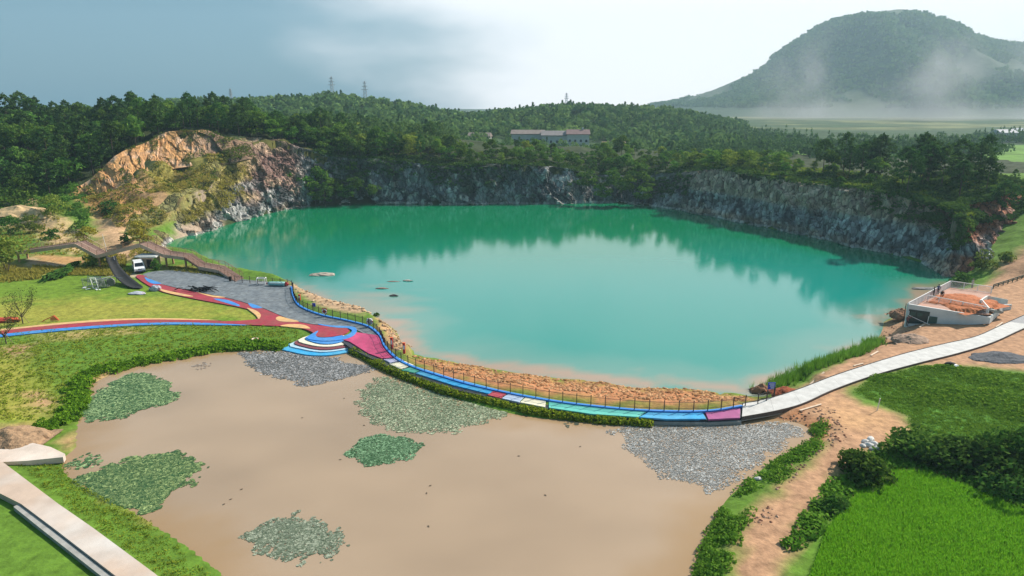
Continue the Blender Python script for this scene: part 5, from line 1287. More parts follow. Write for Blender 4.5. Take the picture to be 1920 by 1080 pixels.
# ---- white van
def van():
    t = thing('white_van', 'white van parked nose towards the lawn at the end of the gravel lot', 'van', P(261, 508, 2.05), math.atan2(P(267, 518, 2.05)[1] - P(256, 499, 2.05)[1], P(267, 518, 2.05)[0] - P(256, 499, 2.05)[0]))
    W = .95; M_vw = mat('van_white', (.74, .75, .76), .28, .06, .8, spec=.5); M_gl = mat('dark_glass', (.012, .015, .02), .08, .0, 1, spec=.6); M_tyre = mat('tyre', (.02, .02, .02), .85, .2, 4); M_rim = mat('rim', (.45, .46, .47), .35, .1, 3, metal=.7)
    prof = [(-2.35, .38), (-2.42, .8), (-2.38, 1.25), (-2.2, 1.92), (-1.9, 2.03), (.85, 2.05), (1.15, 1.95), (1.75, 1.2), (2.3, .98), (2.42, .7), (2.40, .38)]
    V, F = [], []
    n = len(prof)
    for sy in (-1, 1):
        for x, z in prof:
            k = W * (1 - .16 * max(0, (z - 1.1) / .95)); V.append((x, sy * k, z))
    F = [list(range(n))[::-1] if False else list(range(n)), [n + i for i in range(n)][::-1]] + [[i, n + i, n + (i + 1) % n, (i + 1) % n][::-1] for i in range(n)]
    b = MB().add(V, F).build('body', M_vw, t, bevel=.07)
    def quad(name, pts, m, par=t):
        MB().add(pts, [[0, 1, 2, 3]]).build(name, m, par)
    def k_(z): return W * (1 - .16 * max(0, (z - 1.1) / .95))
    quad('windscreen', [(1.70, -k_(1.27) + .12, 1.285), (1.70, k_(1.27) - .12, 1.285), (1.185, k_(1.9) - .1, 1.925), (1.185, -k_(1.9) + .1, 1.925)], M_gl)
    for s in (-1, 1):
        for x0, x1 in ((.15, 1.1), (-1.0, .05), (-2.05, -1.1)):
            xt = x1 - (.0 if x1 < 1 else .15)
            quad('side_window', [(x0, s * (k_(1.25) + .006), 1.25), (x1 + (.25 if x1 > 1 else 0), s * (k_(1.25) + .006), 1.25), (xt, s * (k_(1.82) + .006), 1.82), (x0, s * (k_(1.82) + .006), 1.82)], M_gl)
        MB().box((2.36, s * .68, .86), (.12, .36, .2)).build('headlight', mat('lamp_glass', (.65, .68, .7), .15, .05, 2), t, bevel=.03)
        MB().box((1.45, s * 1.06, 1.3), (.12, .2, .22)).build('mirror', M_blk, t, bevel=.03)
        for x in (-1.5, 1.5):
            w = MB().tube([(x, s * .74, .33), (x, s * .96, .33)], .33, 16).build('wheel', M_tyre, t); MB().tube([(x, s * .955, .33), (x, s * .975, .33)], .2, 12).build('rim', M_rim, w)
    MB().box((2.42, 0, .48), (.12, 1.75, .24)).build('bumper', mat('grey_plastic', (.10, .10, .11), .6), t, bevel=.03)
    MB().box((2.41, 0, .86), (.05, .8, .14)).build('grille', M_blk, t)
    MB().box((2.485, 0, .5), (.02, .45, .12)).build('number_plate', M_navy, t)
    quad('rear_window', [(-2.345, .6, 1.4), (-2.345, -.6, 1.4), (-2.235, -.55, 1.82), (-2.235, .55, 1.82)], M_gl)
van()

# ---- footbridge
def footbridge():
    M_deck = mat('brown_decking', (.20, .12, .095), .8, .25, 3, .01, 10); M_fas = mat('pale_fascia', (.55, .38, .28), .75, .15, 1.5); M_stl = mat('rust_rail', (.26, .15, .09), .6, .2, 3); M_pil = mat('wood_pillar', (.38, .22, .12), .8, .2, 3)
    N_ = [np.array(P(a, b, z)) for a, b, z in [(30,473,4.9),(140,457,6.8),(182,479,4.7),(262,458,6.6),(308,478,4.5),(345,482,4.4),(372,500,3.0),(408,506,2.9),(442,528,2.06)]]
    o0 = np.array((N_[3][0], N_[3][1], 2.0))
    t = thing('footbridge', 'brown zigzag timber footbridge with stairs down to the gravel lot', 'footbridge', tuple(o0))
    w = 3.0
    back = np.array((0.12, 1.0, 0)) * w
    N_ = [q - o0 for q in N_]
    rails = []
    for i in range(len(N_) - 1):
        a, b = N_[i], N_[i + 1]
        if i in (5, 7):
            st = 10
            for k in range(st):
                p0 = a + (b - a) * k / st; p1 = a + (b - a) * (k + 1) / st; z = p0[2]
                q = [(p0[0], p0[1]), (p1[0], p1[1]), (p1[0] + back[0], p1[1] + back[1]), (p0[0] + back[0], p0[1] + back[1])]
                MB().prism(q, z - .24, z - .02).build('step', M_deck, t)
            for off in (np.zeros(3), back):
                MB().bar(a + off + np.array((0, 0, -.22)), b + off + np.array((0, 0, -.2)), .1, .34).build('stringer', M_fas if i == 7 else M_stl, t)
        else:
            q = [(a[0], a[1]), (b[0], b[1]), (b[0] + back[0], b[1] + back[1]), (a[0] + back[0], a[1] + back[1])]
            MB().prism(q, [a[2] - .18, b[2] - .18, b[2] - .18, a[2] - .18], [a[2], b[2], b[2], a[2]]).build('deck', M_deck, t)
            for off in (np.array((0, -.06, 0)), back + np.array((0, .06, 0))):
                MB().bar(a + off + np.array((0, 0, -.22)), b + off + np.array((0, 0, -.28)), .12, .68).build('fascia', M_fas, t)
        ln = np.linalg.norm(b - a); n = max(2, int(ln / 1.5))
        for off in (np.array((0, .04, 0)), back - np.array((0, .04, 0))):
            for k in range(n):
                p = a + (b - a) * k / n + off
                MB().box((p[0], p[1], p[2] + .5), (.06, .06, 1.05)).build('rail_post', M_stl, t)
            MB().bar(a + off + np.array((0, 0, 1.02)), b + off + np.array((0, 0, 1.02)), .07, .06).build('handrail', M_fas if i in (0, 1) else M_stl, t)
            mb = MB()
            for zz_ in (.2, .4, .6, .8): mb.bar(a + off + np.array((0, 0, zz_)), b + off + np.array((0, 0, zz_)), .022)
            mb.build('wire', M_stl, t)['kind'] = 'stuff'
    for i, cnt in ((0, 1), (2, 2), (4, 2), (5, 2), (6, 2), (7, 1)):
        for k in range(2):
            p = N_[i] + back * (.12 if k == 0 else .88)
            MB().box((p[0], p[1], (p[2] - 1.2) / 2), (.3, .3, p[2] + .8)).build('pillar', M_pil, t)
footbridge()
# hut under the bridge
hp = P(275, 502, 2.1); M_hut = mat('hut_plaster', (.50, .36, .26), .85, .2, 1.2, .01, 5)
hut = thing('hut', 'small plastered hut with a dark doorway and flat white roof under the footbridge', 'hut', (hp[0], hp[1] + 1.4, 2.0))
for x in (-1.55, 1.55): MB().box((x * .9, 0, 1.1), (.5, 2.4, 2.2)).build('wall', M_hut, hut)
MB().box((0, 1.0, 1.1), (2.28, .3, 2.2)).build('back_wall', M_hut, hut); MB().box((0, -1.0, 2.0), (2.28, .36, .38)).build('lintel', M_hut, hut)
MB().box((0, .1, 2.36), (4.3, 3.0, .28)).build('roof', M_white, hut); MB().box((.3, -.6, .9), (.95, .08, 1.8)).build('door', mat('dark_door', (.03, .02, .018), .7), hut); MB().box((-.6, -.7, .9), (.7, .2, 1.8)).build('door_panel', M_hut, hut)
# flagpole
t = thing('flagpole', 'thin white pole standing behind the footbridge', 'pole', P(201, 478, 3.5)); MB().tube([(0, 0, -1), (-.05, 0, 2), (-.35, 0, 4.6)], [.06, .05, .03], 6).build('mast', M_wht, t); MB().box((0, 0, -.9), (.4, .4, .4)).build('base', M_conc, t)
# black net slide
def slide():
    Lp = [(198,480,6.2),(208,505,4.3),(221,524,3.0),(242,538,2.3),(263,541,2.12)]; Rp = [(216,479,6.2),(224,498,4.5),(239,515,3.3),(255,528,2.5),(268,538,2.12)]
    a = smooth_pts(np.array([P(*q) for q in Lp]), 6); b = smooth_pts(np.array([P(*q) for q in Rp]), 6); n = len(a)
    o = np.array(P(235, 535, 2.0)); t = thing('black_slide', 'curved black net ramp hanging from the footbridge to the lawn', 'ramp', tuple(o))
    V, k = [], 7
    for i in range(n):
        for j in range(k):
            f = j / (k - 1); p = a[i] * (1 - f) + b[i] * f - o; p[2] -= .35 * math.sin(math.pi * f); p[2] = max(p[2], .06); V.append(p)
    me = np_mesh('net', np.array(V), grid_faces(k, n), [M_blk], None, True); ob = link('net', me, t); s = ob.modifiers.new('thick', 'SOLIDIFY'); s.thickness = .06
    for ln in (a, b): MB().tube([p - o for p in ln], .06, 6).build('edge_tube', M_blk, t)
    p = np.array(P(213, 480, 6.2)) - o; MB().tube([p, (p[0] + .4, p[1] - .5, p[2] - 2.2)], .03, 5).build('rope', M_wht, t)
    q = np.array(P(219, 527, 2.0)) - o; MB().tube([(q[0], q[1], -.1), (q[0], q[1], 1.5)], .06, 6).build('prop', M_steel, t)
slide()
# jumble of metal frames on the lawn
def frames():
    o = P(180, 540, 2.0); t = thing('scrap_frames', 'jumble of grey steel frames with a white ladder frame on the lawn', 'scrap metal', o)
    def fr(cx_, cy_, z, w, h, tilt, rz, m, bars, th=.09):
        q = thing_part = bpy.data.objects.new('frame', None)
        mb = MB()
        for x in (-w / 2, w / 2): mb.box((x, 0, h / 2), (th, th, h))
        for z_ in (.03, h): mb.box((0, 0, z_), (w + th, th * .98, th))
        for k in range(1, bars): mb.box((-w / 2 + w * k / bars, 0, h / 2), (th * .5, th * .5, h))
        bpy.data.objects.remove(q)
        mb.build('frame', m, t, loc=(cx_, cy_, z), rot=(tilt, 0, rz))
    fr(-1.4, .9, 0, 2.6, 1.6, R(12), R(8), M_steel, 9); fr(-1.2, 1.6, 0, 2.6, 1.7, R(-10), R(-6), M_steel, 8); fr(.7, .6, 0, 2.2, 1.8, R(14), R(-18), M_steel, 6); fr(1.6, 1.2, 0, 1.8, 1.7, R(-8), R(70), M_steel, 5); fr(1.0, 1.9, 0, 2.4, 1.5, R(20), R(12), M_steel, 6)
    fr(.15, -.3, 0, .85, 2.2, R(18), R(10), M_wht, 1, .14); MB().box((.15, -.05, 1.1), (.85, .1, .1), R(10)).build('rung', M_wht, t); MB().box((.15, .1, 1.6), (.85, .1, .1), R(10)).build('rung', M_wht, t)
    for k in range(6):
        a = rng.random() * 3.14; c = np.array((rng.normal() * 1.2 + .3, rng.normal() * .5 + .9, 1.2 + .5 * rng.random())); d = np.array((math.cos(a), math.sin(a), rng.normal() * .3))
        MB().tube([c - d, c + d], .05, 5).build('tube', M_steel, t)
    MB().tube([(2.3, .9, .9), (2.3, 1.15, .9)], .75, 14).build('drum', mat('grey_drum', (.16, .16, .15), .6, .3, 2), t)
    for k, (x, y, s) in enumerate([(-1.0, -.8, .8), (.9, -1.3, .6), (-2.2, .1, 1.0), (1.4, -1.2, .5)]): MB().box((x, y, .05), (s, s * .5, .06), rng.random() * 3).build('offcut', M_wht, t)
frames()
def lump_thing(name, px, py, r, m, label, cat, seed, z=2.0, m2=None):
    t = thing(name, label, cat, P(px, py, z)); link('cloth', rock_mesh('cloth', r, seed, [m], amp=.55), t, (0, 0, r[2] * .35))
    if m2: link('fold', rock_mesh('fold', tuple(q * .6 for q in r), seed + 3, [m2], amp=.6), t, (r[0] * .45, -.1, r[2] * .5))
    return t
M_pinkcl = mat('pink_cloth', (.50, .36, .42), .8, .3, 3); M_grcl = mat('lilac_grey_cloth', (.40, .42, .48), .7, .3, 3)
lump_thing('deflated_raft', 255, 551, (1.5, .75, .25), M_grcl, 'flattened pale grey inflatable lying on the lawn', 'raft', 21, 2.0, M_pinkcl)
lump_thing('cloth_bundle', 291, 544, (.95, .6, .65), M_grcl, 'crumpled grey and pink cloth bundle beside the red path', 'bundle', 24, 2.0, M_pinkcl)
lump_thing('tarpaulin', 12, 602, (1.9, .9, .45), mat('red_tarp', (.38, .05, .03), .7, .3, 2), 'crumpled red tarpaulin on the lawn at the left edge', 'tarpaulin', 27, 2.0, M_orp)
t = thing('folded_barrier', 'small orange A shaped barrier lying on the lawn', 'barrier', P(96, 602, 2.0), R(12))
for s in (-1, 1): MB().bar((-1.2, s * .25, .08), (.5, s * .12, .85), .09).build('rail', M_orp, t)
MB().bar((.5, -.12, .85), (1.1, -.1, .05), .09).build('leg', M_orp, t); MB().bar((.5, .12, .85), (1.1, .1, .05), .09).build('leg', M_orp, t); MB().add([(-.1, .0, .05), (.9, .0, .05), (.5, .0, .8), (-.1, .0, .45), (-.1, .05, .05), (.9, .05, .05), (.5, .05, .8), (-.1, .05, .45)], [[0, 1, 2, 3], [7, 6, 5, 4], [0, 4, 5, 1], [1, 5, 6, 2], [2, 6, 7, 3], [3, 7, 4, 0]]).build('panel', mat('pale_orange', (.62, .26, .10), .6, .15, 2), t)

# ---- saplings on the lawn
def sapling(px, py, h, label, seed):
    x, y, z = P(px, py, 2.0); t = thing('sapling', label, 'tree', (x, y, zone(x, y)))
    r = np.random.default_rng(seed); mb = MB(); tips = []
    mb.tube([(0, 0, -.2), (0, 0, h * .25)], [.09, .075], 6)
    for k in range(9):
        an = k * 2.4 + r.normal() * .3; sp = h * r.uniform(.18, .42)
        p0 = np.array((0, 0, h * r.uniform(.15, .3))); p2 = np.array((math.cos(an) * sp, math.sin(an) * sp, h * r.uniform(.75, 1.0))); p1 = (p0 + p2) / 2 + np.array((math.cos(an), math.sin(an), -.4)) * sp * .25
        mb.tube([p0, p1, p2], [.045, .03, .012], 5)
        for f in np.linspace(.35, 1, 12): tips.append(p0 * (1 - f) ** 2 + 2 * p1 * f * (1 - f) + p2 * f * f)
    mb.build('trunk', M_bark, t)
    for s in (-1, 1): MB().bar((s * .9, .2, -.1), (s * .08, 0, h * .28), .05).build('stake', M_pilr, t)
    T = np.repeat(np.array(tips), 9, 0); C = T + r.normal(size=T.shape) * .28
    V, F = leaf_quads(C, r.uniform(.07, .16, len(C)), np.zeros_like(C), 1)
    link('crown', np_mesh('crown', V, F, [leaf_mat('olive_leaves', (.05, .08, .025), (.13, .16, .05), .3)], {'v': np.repeat(r.random(len(C)), 4)}), t)
M_pilr = mat('stake_wood', (.25, .17, .11), .85, .2, 3)
sapling(43,606,5.6,'slender spreading sapling on the lawn next to the orange barrier',1)
sapling(12,645,5.4,'slender sapling below the red path at the left edge',2)
t = thing('bare_tree', 'small leafless grey tree behind the footbridge', 'tree', hit(146, 455))
mb = MB(); mb.tube([(0, 0, -.3), (0, 0, 1.2)], [.14, .1], 6)
for k in range(10):
    an = k * 2.4; mb.tube([(0, 0, .9), (math.cos(an) * .8, math.sin(an) * .8, 2.0), (math.cos(an) * 1.5, math.sin(an) * 1.5, 2.7 + .3 * rng.random())], [.06, .04, .015], 5)
mb.build('trunk', M_barkp, t)
C = rng.normal(size=(260, 3)) * np.array((.9, .9, .45)) + np.array((0, 0, 2.4)); V, F = leaf_quads(C, rng.uniform(.06, .14, 260), np.zeros_like(C)); link('crown', np_mesh('crown', V, F, [leaf_mat('withered', (.20, .14, .11), (.30, .22, .18), .2)], {'v': np.repeat(rng.random(260), 4)}), t)

# ---- pavilion
def pavilion():
    M_pw = mat('pavilion_white', (.62, .64, .64), .7, .12, .8, .004, 6); M_tile = mat('pink_paving', (.42, .23, .17), .8, .2, 1.5); M_dk = mat('dark_opening', (.02, .045, .045), .35, .3, 1); M_grn = mat('dark_green_sheet', (.035, .09, .075), .5, .2, 1)
    FL, BL, BR, FR = [np.array(P(*q)) for q in ((1703,570,5.1), (1781,528,5.1), (1859,539,5.0), (1857,595,3.2))]
    E1 = np.array(P(1838,573,4.1)); E2 = np.array(P(1852,558,4.6)); S1 = np.array(P(1882,572,3.2)); S2 = np.array(P(1897,573,2.9))
    o = np.array((FL[0], FL[1], 2.0)); t = thing('pavilion', 'white lakeside viewing platform under construction with railings and stairs', 'pavilion', tuple(o))
    L = lambda q: np.array(q, float) - o
    fl, bl, br, fr, e1, e2, s1, s2 = map(L, (FL, BL, BR, FR, E1, E2, S1, S2))
    MB().prism([tuple(q[:2]) for q in (fl + np.array((.25, .1, 0)), bl + np.array((0, -.25, 0)), br + np.array((-.1, -.2, 0)), e2, e1, fr + np.array((-.1, .25, 0)))], 1.6, [2.1, 2.1, 2.1, 2.1, 2.1, 1.05 + .4]).build('deck', M_tile, t)
    def wall(a, b, z0a, z1a, z0b, z1b, th, name='wall', m=M_pw):
        d = (b - a)[:2]; d = d / np.linalg.norm(d); n = np.array((-d[1], d[0])) * th
        q = [a[:2], b[:2], b[:2] + n, a[:2] + n]
        return MB().prism([tuple(v) for v in q], [z0a, z0b, z0b, z0a], [z1a, z1b, z1b, z1a]).build(name, m, t)
    fw = wall(fl, fr, -.6, 3.1, .15, 1.2, .28, 'front_wall')
    wall(bl, fl, -1.5, 2.0, -.6, 2.0, .28, 'lake_wall')
    wall(br, bl, -.5, 1.95, -.5, 1.95, .28, 'back_wall')
    wall(fr + (s1 - fr) * .005, s1, .1, 1.2, .1, 1.3, .22, 'stair_wall'); wall(e1, e2, 1.0, 3.0, 1.0, 2.9, .2, 'stair_wall'); wall(e2, s2 + np.array((0, 1.0, 0)), 1.0, 2.9, -.2, 1.6, .25, 'stair_wall'); wall(s1, s2, .1, 1.25, .0, 1.1, .2, 'stair_wall')
    def balustrade(a, b, za, zb, h, solid=False, name='balustrade'):
        n = max(2, int(np.linalg.norm((b - a)[:2]) / 1.5)); root = None
        rl_ = MB().bar((*a[:2], za + h), (*b[:2], zb + h), .1, .08).build(name, M_wht, t)
        for k in range(n + 1):
            f = k / n; p = a * (1 - f) + b * f; z = za * (1 - f) + zb * f
            MB().box((p[0], p[1], z + h / 2), (.09, .09, h - .02)).build('post', M_wht, rl_)
        if solid:
            MB().bar((*a[:2], za + h * .5), (*b[:2], zb + h * .5), .05, h * .86).build('panel', mat('white_mesh', (.58, .60, .60), .6, .12, 2), rl_)
        else:
            mb = MB(); q = int(np.linalg.norm((b - a)[:2]) / .16)
            for k in range(q):
                f = k / q; p = a * (1 - f) + b * f; z = za * (1 - f) + zb * f; mb.box((p[0], p[1], z + h * .5), (.03, .03, h * .9))
            mb.bar((*a[:2], za + .1), (*b[:2], zb + .1), .05); mb.build('bars', M_wht, rl_)['kind'] = 'stuff'
    balustrade(fl + np.array((.15, .2, 0)), bl + np.array((0, -.15, 0)), 2.1, 2.1, 1.15, True); balustrade(bl + np.array((.1, -.15, 0)), br + np.array((0, -.15, 0)), 2.1, 2.0, 1.15)
    a = L(P(1738,566,4.1)); b = fr + np.array((-.1, .9, 0)); balustrade(a, b, 2.1, 1.5, 1.1)
    balustrade(e1 + np.array((0, -.1, 0)), fr + np.array((.2, .9, 0)), 2.1, 1.4, 1.0)
    for k in range(7):
        f = k / 7; p = (e1 * .55 + fr * .45 + np.array((.5, .3, 0))) * (1 - f) + (s1 + np.array((-.4, .8, 0))) * f
        MB().box((p[0], p[1], 1.9 - .27 * k), (.5, 2.3, .3), R(28)).build('step', M_conc, t)
    d = (fr - fl); d[2] = 0; d /= np.linalg.norm(d); n = np.array((d[1], -d[0], 0))
    def panel(u0, u1, z0, z1, m, name, off=.02):
        p0 = fl + d * u0 + n * off; p1 = fl + d * u1 + n * off
        vs = [(p0[0], p0[1], z0), (p1[0], p1[1], z0), (p1[0], p1[1], z1[1]), (p0[0], p0[1], z1[0])]; vs += [(x + n[0] * .04, y + n[1] * .04, z) for x, y, z in vs]
        MB().add(vs, [[3, 2, 1, 0], [4, 5, 6, 7], [0, 1, 5, 4], [1, 2, 6, 5], [2, 3, 7, 6], [3, 0, 4, 7]]).build(name, m, fw)
    panel(.25, 3.4, .0, (2.3, 1.9), M_dk, 'opening'); panel(.5, 1.3, 1.3, (1.9, 1.8), M_grn, 'pane', .07); panel(1.5, 2.3, 1.2, (1.75, 1.65), M_grn, 'pane', .07); panel(3.3, 4.6, .1, (1.25, 1.1), M_grn, 'sheet', .08)
    p0 = fl + n * .5; q0 = fl + d * 3.2 + n * .9; MB().bar((p0[0], p0[1], 1.5), (q0[0], q0[1], 0.1), .07).build('prop', M_wht, t)
    q1 = fl + d * 3.1 + n * .3; MB().bar((q1[0], q1[1], 0), (q1[0] + .1, q1[1], 1.3), .07).build('prop', M_wht, t)
    for k in range(2):
        q = fl - d * (.35 + .2 * k) + n * (.1 + .3 * k); MB().bar((q[0], q[1], -.2), (q[0] + .05, q[1] + .1, 3.2 - .3 * k), .06).build('scaffold_pole', M_post, t)
    # soil on the deck
pavilion()
heap('soil_heap', 1804, 566, 4.1, 5.6, 4.2, 1.1, mat('orange_soil', (.42, .13, .045), .95, .35, 2, .08, 4), 'heap of orange red soil on the deck of the pavilion', 31, R(25))
# ---- people
def people():
    specs = [((1750,557,4.1), R(60), 'person in dark clothes standing at the lakeside rail of the pavilion', (.02, .025, .03), (.015, .017, .02), 'stand'),
             ((1758,552,4.1), R(-20), 'person in a blue jacket standing beside the dark clad one on the pavilion', (.04, .08, .22), (.02, .022, .03), 'stand'),
             ((1765,560,4.1), R(150), 'person in black bending over at the soil heap on the pavilion', (.02, .02, .02), (.03, .02, .02), 'bend'),
             ((1822,540,2.4), R(200), 'person in a pale shirt standing behind the back rail of the pavilion', (.50, .47, .44), (.10, .09, .09), 'stand'),
             ((1700,612,1.9), R(-70), 'person in a dark red top standing at the lakeside corner of the pavilion wall', (.16, .05, .05), (.04, .035, .04), 'reach')]
    tmp = []
    for (pp, rz, lab, top_c, leg_c, pose) in specs:
        J = {'pel': (0, 0, .92), 'spine': (0, .01, 1.15), 'chest': (0, .02, 1.36), 'neck': (0, .02, 1.50), 'head': (0, .05, 1.62), 'crown': (0, .04, 1.72)}
        for s, n in ((-1, 'l'), (1, 'r')):
            J['hip' + n] = (s * .10, 0, .88); J['kn' + n] = (s * .11, .03, .48); J['an' + n] = (s * .12, 0, .08); J['to' + n] = (s * .13, .17, .04)
            J['sh' + n] = (s * .19, 0, 1.42); J['el' + n] = (s * .26, .0, 1.14); J['wr' + n] = (s * .27, .10, .90); J['ha' + n] = (s * .27, .15, .80)
        if pose == 'bend':
            for k in ('spine', 'chest', 'neck', 'head', 'crown', 'shl', 'shr'):
                x, y, z = J[k]; dz = z - .92; J[k] = (x, y + dz * .75, .92 + dz * .62)
            for n, s in (('l', -1), ('r', 1)): J['el' + n] = (s * .24, .48, .95); J['wr' + n] = (s * .18, .60, .72); J['ha' + n] = (s * .17, .62, .62); J['kn' + n] = (s * .12, .12, .50)
        if pose == 'reach':
            J['elr'] = (.34, .18, 1.50); J['wrr'] = (.30, .38, 1.66); J['har'] = (.29, .44, 1.74)
        E = [('pel', 'spine'), ('spine', 'chest'), ('chest', 'neck'), ('neck', 'head'), ('head', 'crown')]
        for n in 'lr': E += [('pel', 'hip' + n), ('hip' + n, 'kn' + n), ('kn' + n, 'an' + n), ('an' + n, 'to' + n), ('chest', 'sh' + n), ('sh' + n, 'el' + n), ('el' + n, 'wr' + n), ('wr' + n, 'ha' + n)]
        rad = {'pel': .15, 'spine': .135, 'chest': .15, 'neck': .06, 'head': .105, 'crown': .075}
        for n in 'lr': rad.update({'hip' + n: .095, 'kn' + n: .065, 'an' + n: .05, 'to' + n: .04, 'sh' + n: .07, 'el' + n: .05, 'wr' + n: .036, 'ha' + n: .035})
        ks = list(J); me = bpy.data.meshes.new('body'); me.from_pydata([J[k] for k in ks], [(ks.index(a), ks.index(b)) for a, b in E], [])
        ob = link('person', me); ob.modifiers.new('skin', 'SKIN'); sv = me.skin_vertices[0].data
        for i, k in enumerate(ks): sv[i].radius = (rad[k], rad[k] * (.72 if k in ('pel', 'spine', 'chest') else 1)); sv[i].use_root = (k == 'pel')
        ss = ob.modifiers.new('sub', 'SUBSURF'); ss.levels = 2; ss.render_levels = 2
        tmp.append((ob, pp, rz, lab, top_c, leg_c, J))
    dg = bpy.context.evaluated_depsgraph_get()
    M_skin = mat('skin', (.42, .25, .17), .6, .05, 5); M_hair = mat('hair', (.012, .01, .009), .6, .2, 8)
    for k, (ob, pp, rz, lab, tc_, lc_, J) in enumerate(tmp):
        me = bpy.data.meshes.new_from_object(ob.evaluated_get(dg)); old = ob.data
        bpy.data.objects.remove(ob)
        t = thing('person', lab, 'person', P(*pp), rz)
        for m in (mat('top_%d' % k, tc_, .8, .15, 6), mat('trousers_%d' % k, lc_, .8, .15, 6), M_skin, M_blk): me.materials.append(m)
        hd = Vector(J['head']); hands = [Vector(J['hal']), Vector(J['har'])]
        for f in me.polygons:
            c = f.center; f.use_smooth = True
            f.material_index = 2 if (c - hd).length < .17 or min((c - h).length for h in hands) < .09 else (3 if c.z < .09 else (1 if c.z < .93 else 0))
        link('body', me, t)
        link('hair', rock_mesh('hair', (.115, .125, .10), 40 + k, [M_hair], amp=.05, sub=2), t, (hd.x, hd.y - .03, hd.z + .065))
people()

# ---- guard rail and timber on the right
def polyfence(name, pxs_, z, label, m, cat='fence', h=.75):
    q = resample(smooth_pts(np.array([P(a, b, z) for a, b in pxs_]), 4), 2.0); t = thing(name, label, cat, tuple(q[0])); q = q - q[0]
    for p in q: MB().box((p[0], p[1], p[2] + h * .5), (.12, .12, h)).build('post', m, t)
    for zz_ in (h * .55, h * .95):
        mb = MB()
        for a, b in zip(q[:-1], q[1:]): mb.bar((a[0], a[1], a[2] + zz_), (b[0], b[1], b[2] + zz_), .06, .2)
        mb.build('beam', m, t)
polyfence('guard_rail', [(1862,541),(1890,532),(1925,521),(1990,505)], 2.2, 'dark green guard rail climbing away right of the pavilion', mat('dark_green_rail', (.03, .07, .06), .5, .2, 2), 'guard rail')
M_plank = mat('raw_timber', (.60, .46, .34), .8, .2, 3)
for a, b, c, d, z, lab in [(1632,672,1646,662,1.6,'pale plank by the shore at the upper end of the reeds'),(1600,690,1618,686,1.7,'pale plank lying on the dirt beside the reeds'),(1520,712,1545,700,1.5,'thin pale pole lying at the foot of the reeds'),(1868,612,1880,604,2.1,'white plank on the dirt in front of the pavilion stairs'),(1500,768,1540,757,2.1,'long pale board along the near edge of the concrete path'),(1724,614,1734,609,2.0,'short plank lying under the pavilion wall')]:
    p0, p1 = np.array(P(a, b, z)), np.array(P(c, d, z)); p0[2] = max(zone(*p0[:2]), .1) + .08; p1[2] = max(zone(*p1[:2]), .1) + .12
    tag(MB().bar(p0, p1, .22, .07).build('plank', M_plank), lab, 'plank')
t = thing('survey_pole', 'thin white pole leaning in the weeds beyond the dirt patch', 'pole', P(1644, 772, 2)); MB().tube([(0, 0, -.1), (.15, 0, 1.6)], .05, 6).build('rod', M_wht, t); MB().box((0, 0, .04), (.25, .25, .12)).build('foot', M_conc, t)
tag(link('black_sack', rock_mesh('black_sack', (.7, .5, .4), 51, [M_blk]), None, P(1782, 684, 2.1)), 'black sack at the upper edge of the weed field', 'sack')
tag(link('white_sack', rock_mesh('white_sack', (.35, .3, .2), 52, [M_wht]), None, P(1792, 686, 2.1)), 'small white sack beside the black sack', 'sack')
# stones of the culvert
M_cst = mat('culvert_stone', (.58, .56, .54), .85, .2, 2, .02, 5)
for k, (a, b, r) in enumerate([(1622,828,.42),(1632,824,.5),(1640,832,.45),(1630,835,.5),(1645,840,.4),(1618,836,.35),(1636,842,.38)]):
    tag(link('culvert_stone', rock_mesh('culvert_stone', (r, r * .7, r * .6), 60 + k, [M_cst], amp=.25, sub=2), None, P(a, b, 2.05), (0, 0, k)), 'pale block stone piled where the dirt track meets the bushes', 'stone', 'pale block stones of the culvert')
tag(link('bank_stone', rock_mesh('bank_stone', (.4, .3, .2), 71, [M_cst]), None, P(1422, 898, 1.6)), 'single pale stone in the weeds of the right pond bank', 'stone')

# ================================================================== FAR BUILDINGS
def house(px, py, D, L_, W_, H_, label, wallc, roofc, rz=0.0, nwin=6, base=None, chim=False):
    x, y, z = PD(px, py, D); zb = z if base is None else base
    t = thing('house', label, 'house', (x, y, zb), rz)
    M_w = mat('house_wall_%d' % px, wallc, .85, .12, .4); M_r = mat('house_roof_%d' % px, roofc, .8, .2, .6)
    w = MB().box((0, 0, H_ / 2 - 2), (L_, W_, H_ + 4)).build('wall', M_w, t)
    o_ = .6; rh = W_ * .26
    a, b, c = L_ / 2 + o_, W_ / 2 + o_, H_
    vs = [(-a, -b, c), (a, -b, c), (a, b, c), (-a, b, c), (-a + .2, 0, c + rh), (a - .2, 0, c + rh), (-a, -b, c - .2), (a, -b, c - .2), (a, b, c - .2), (-a, b, c - .2)]
    rf = MB().add(vs, [[0, 1, 5, 4], [2, 3, 4, 5], [1, 2, 5], [3, 0, 4], [9, 8, 7, 6], [6, 7, 1, 0], [7, 8, 2, 1], [8, 9, 3, 2], [9, 6, 0, 3]]).build('roof', M_r, t)
    if chim: MB().box((L_ * .22, 0, c + rh + .3), (.9, .9, 1.6)).build('chimney', M_w, rf)
    M_pane = mat('far_pane', (.04, .05, .06), .2, .1, 1)
    for k in range(nwin):
        x_w = -L_ / 2 + L_ * (k + .5) / nwin
        f = MB().box((x_w, -W_ / 2 - .05, H_ * .55), (1.5, .12, 1.7)).build('window', M_wht, t); MB().box((x_w, -W_ / 2 - .12, H_ * .55), (1.2, .06, 1.4)).build('pane', M_pane, f)
    return t
house(900,279,395,12,8,7.0,'small pale house with a grey brown roof, leftmost of the far houses',(.52,.50,.47),(.20,.16,.14),R(-8),4)
house(990,276,392,18,8,7.5,'pale long house between the small house and the big one beyond the far rim',(.55,.53,.50),(.24,.19,.17),R(-6),5)
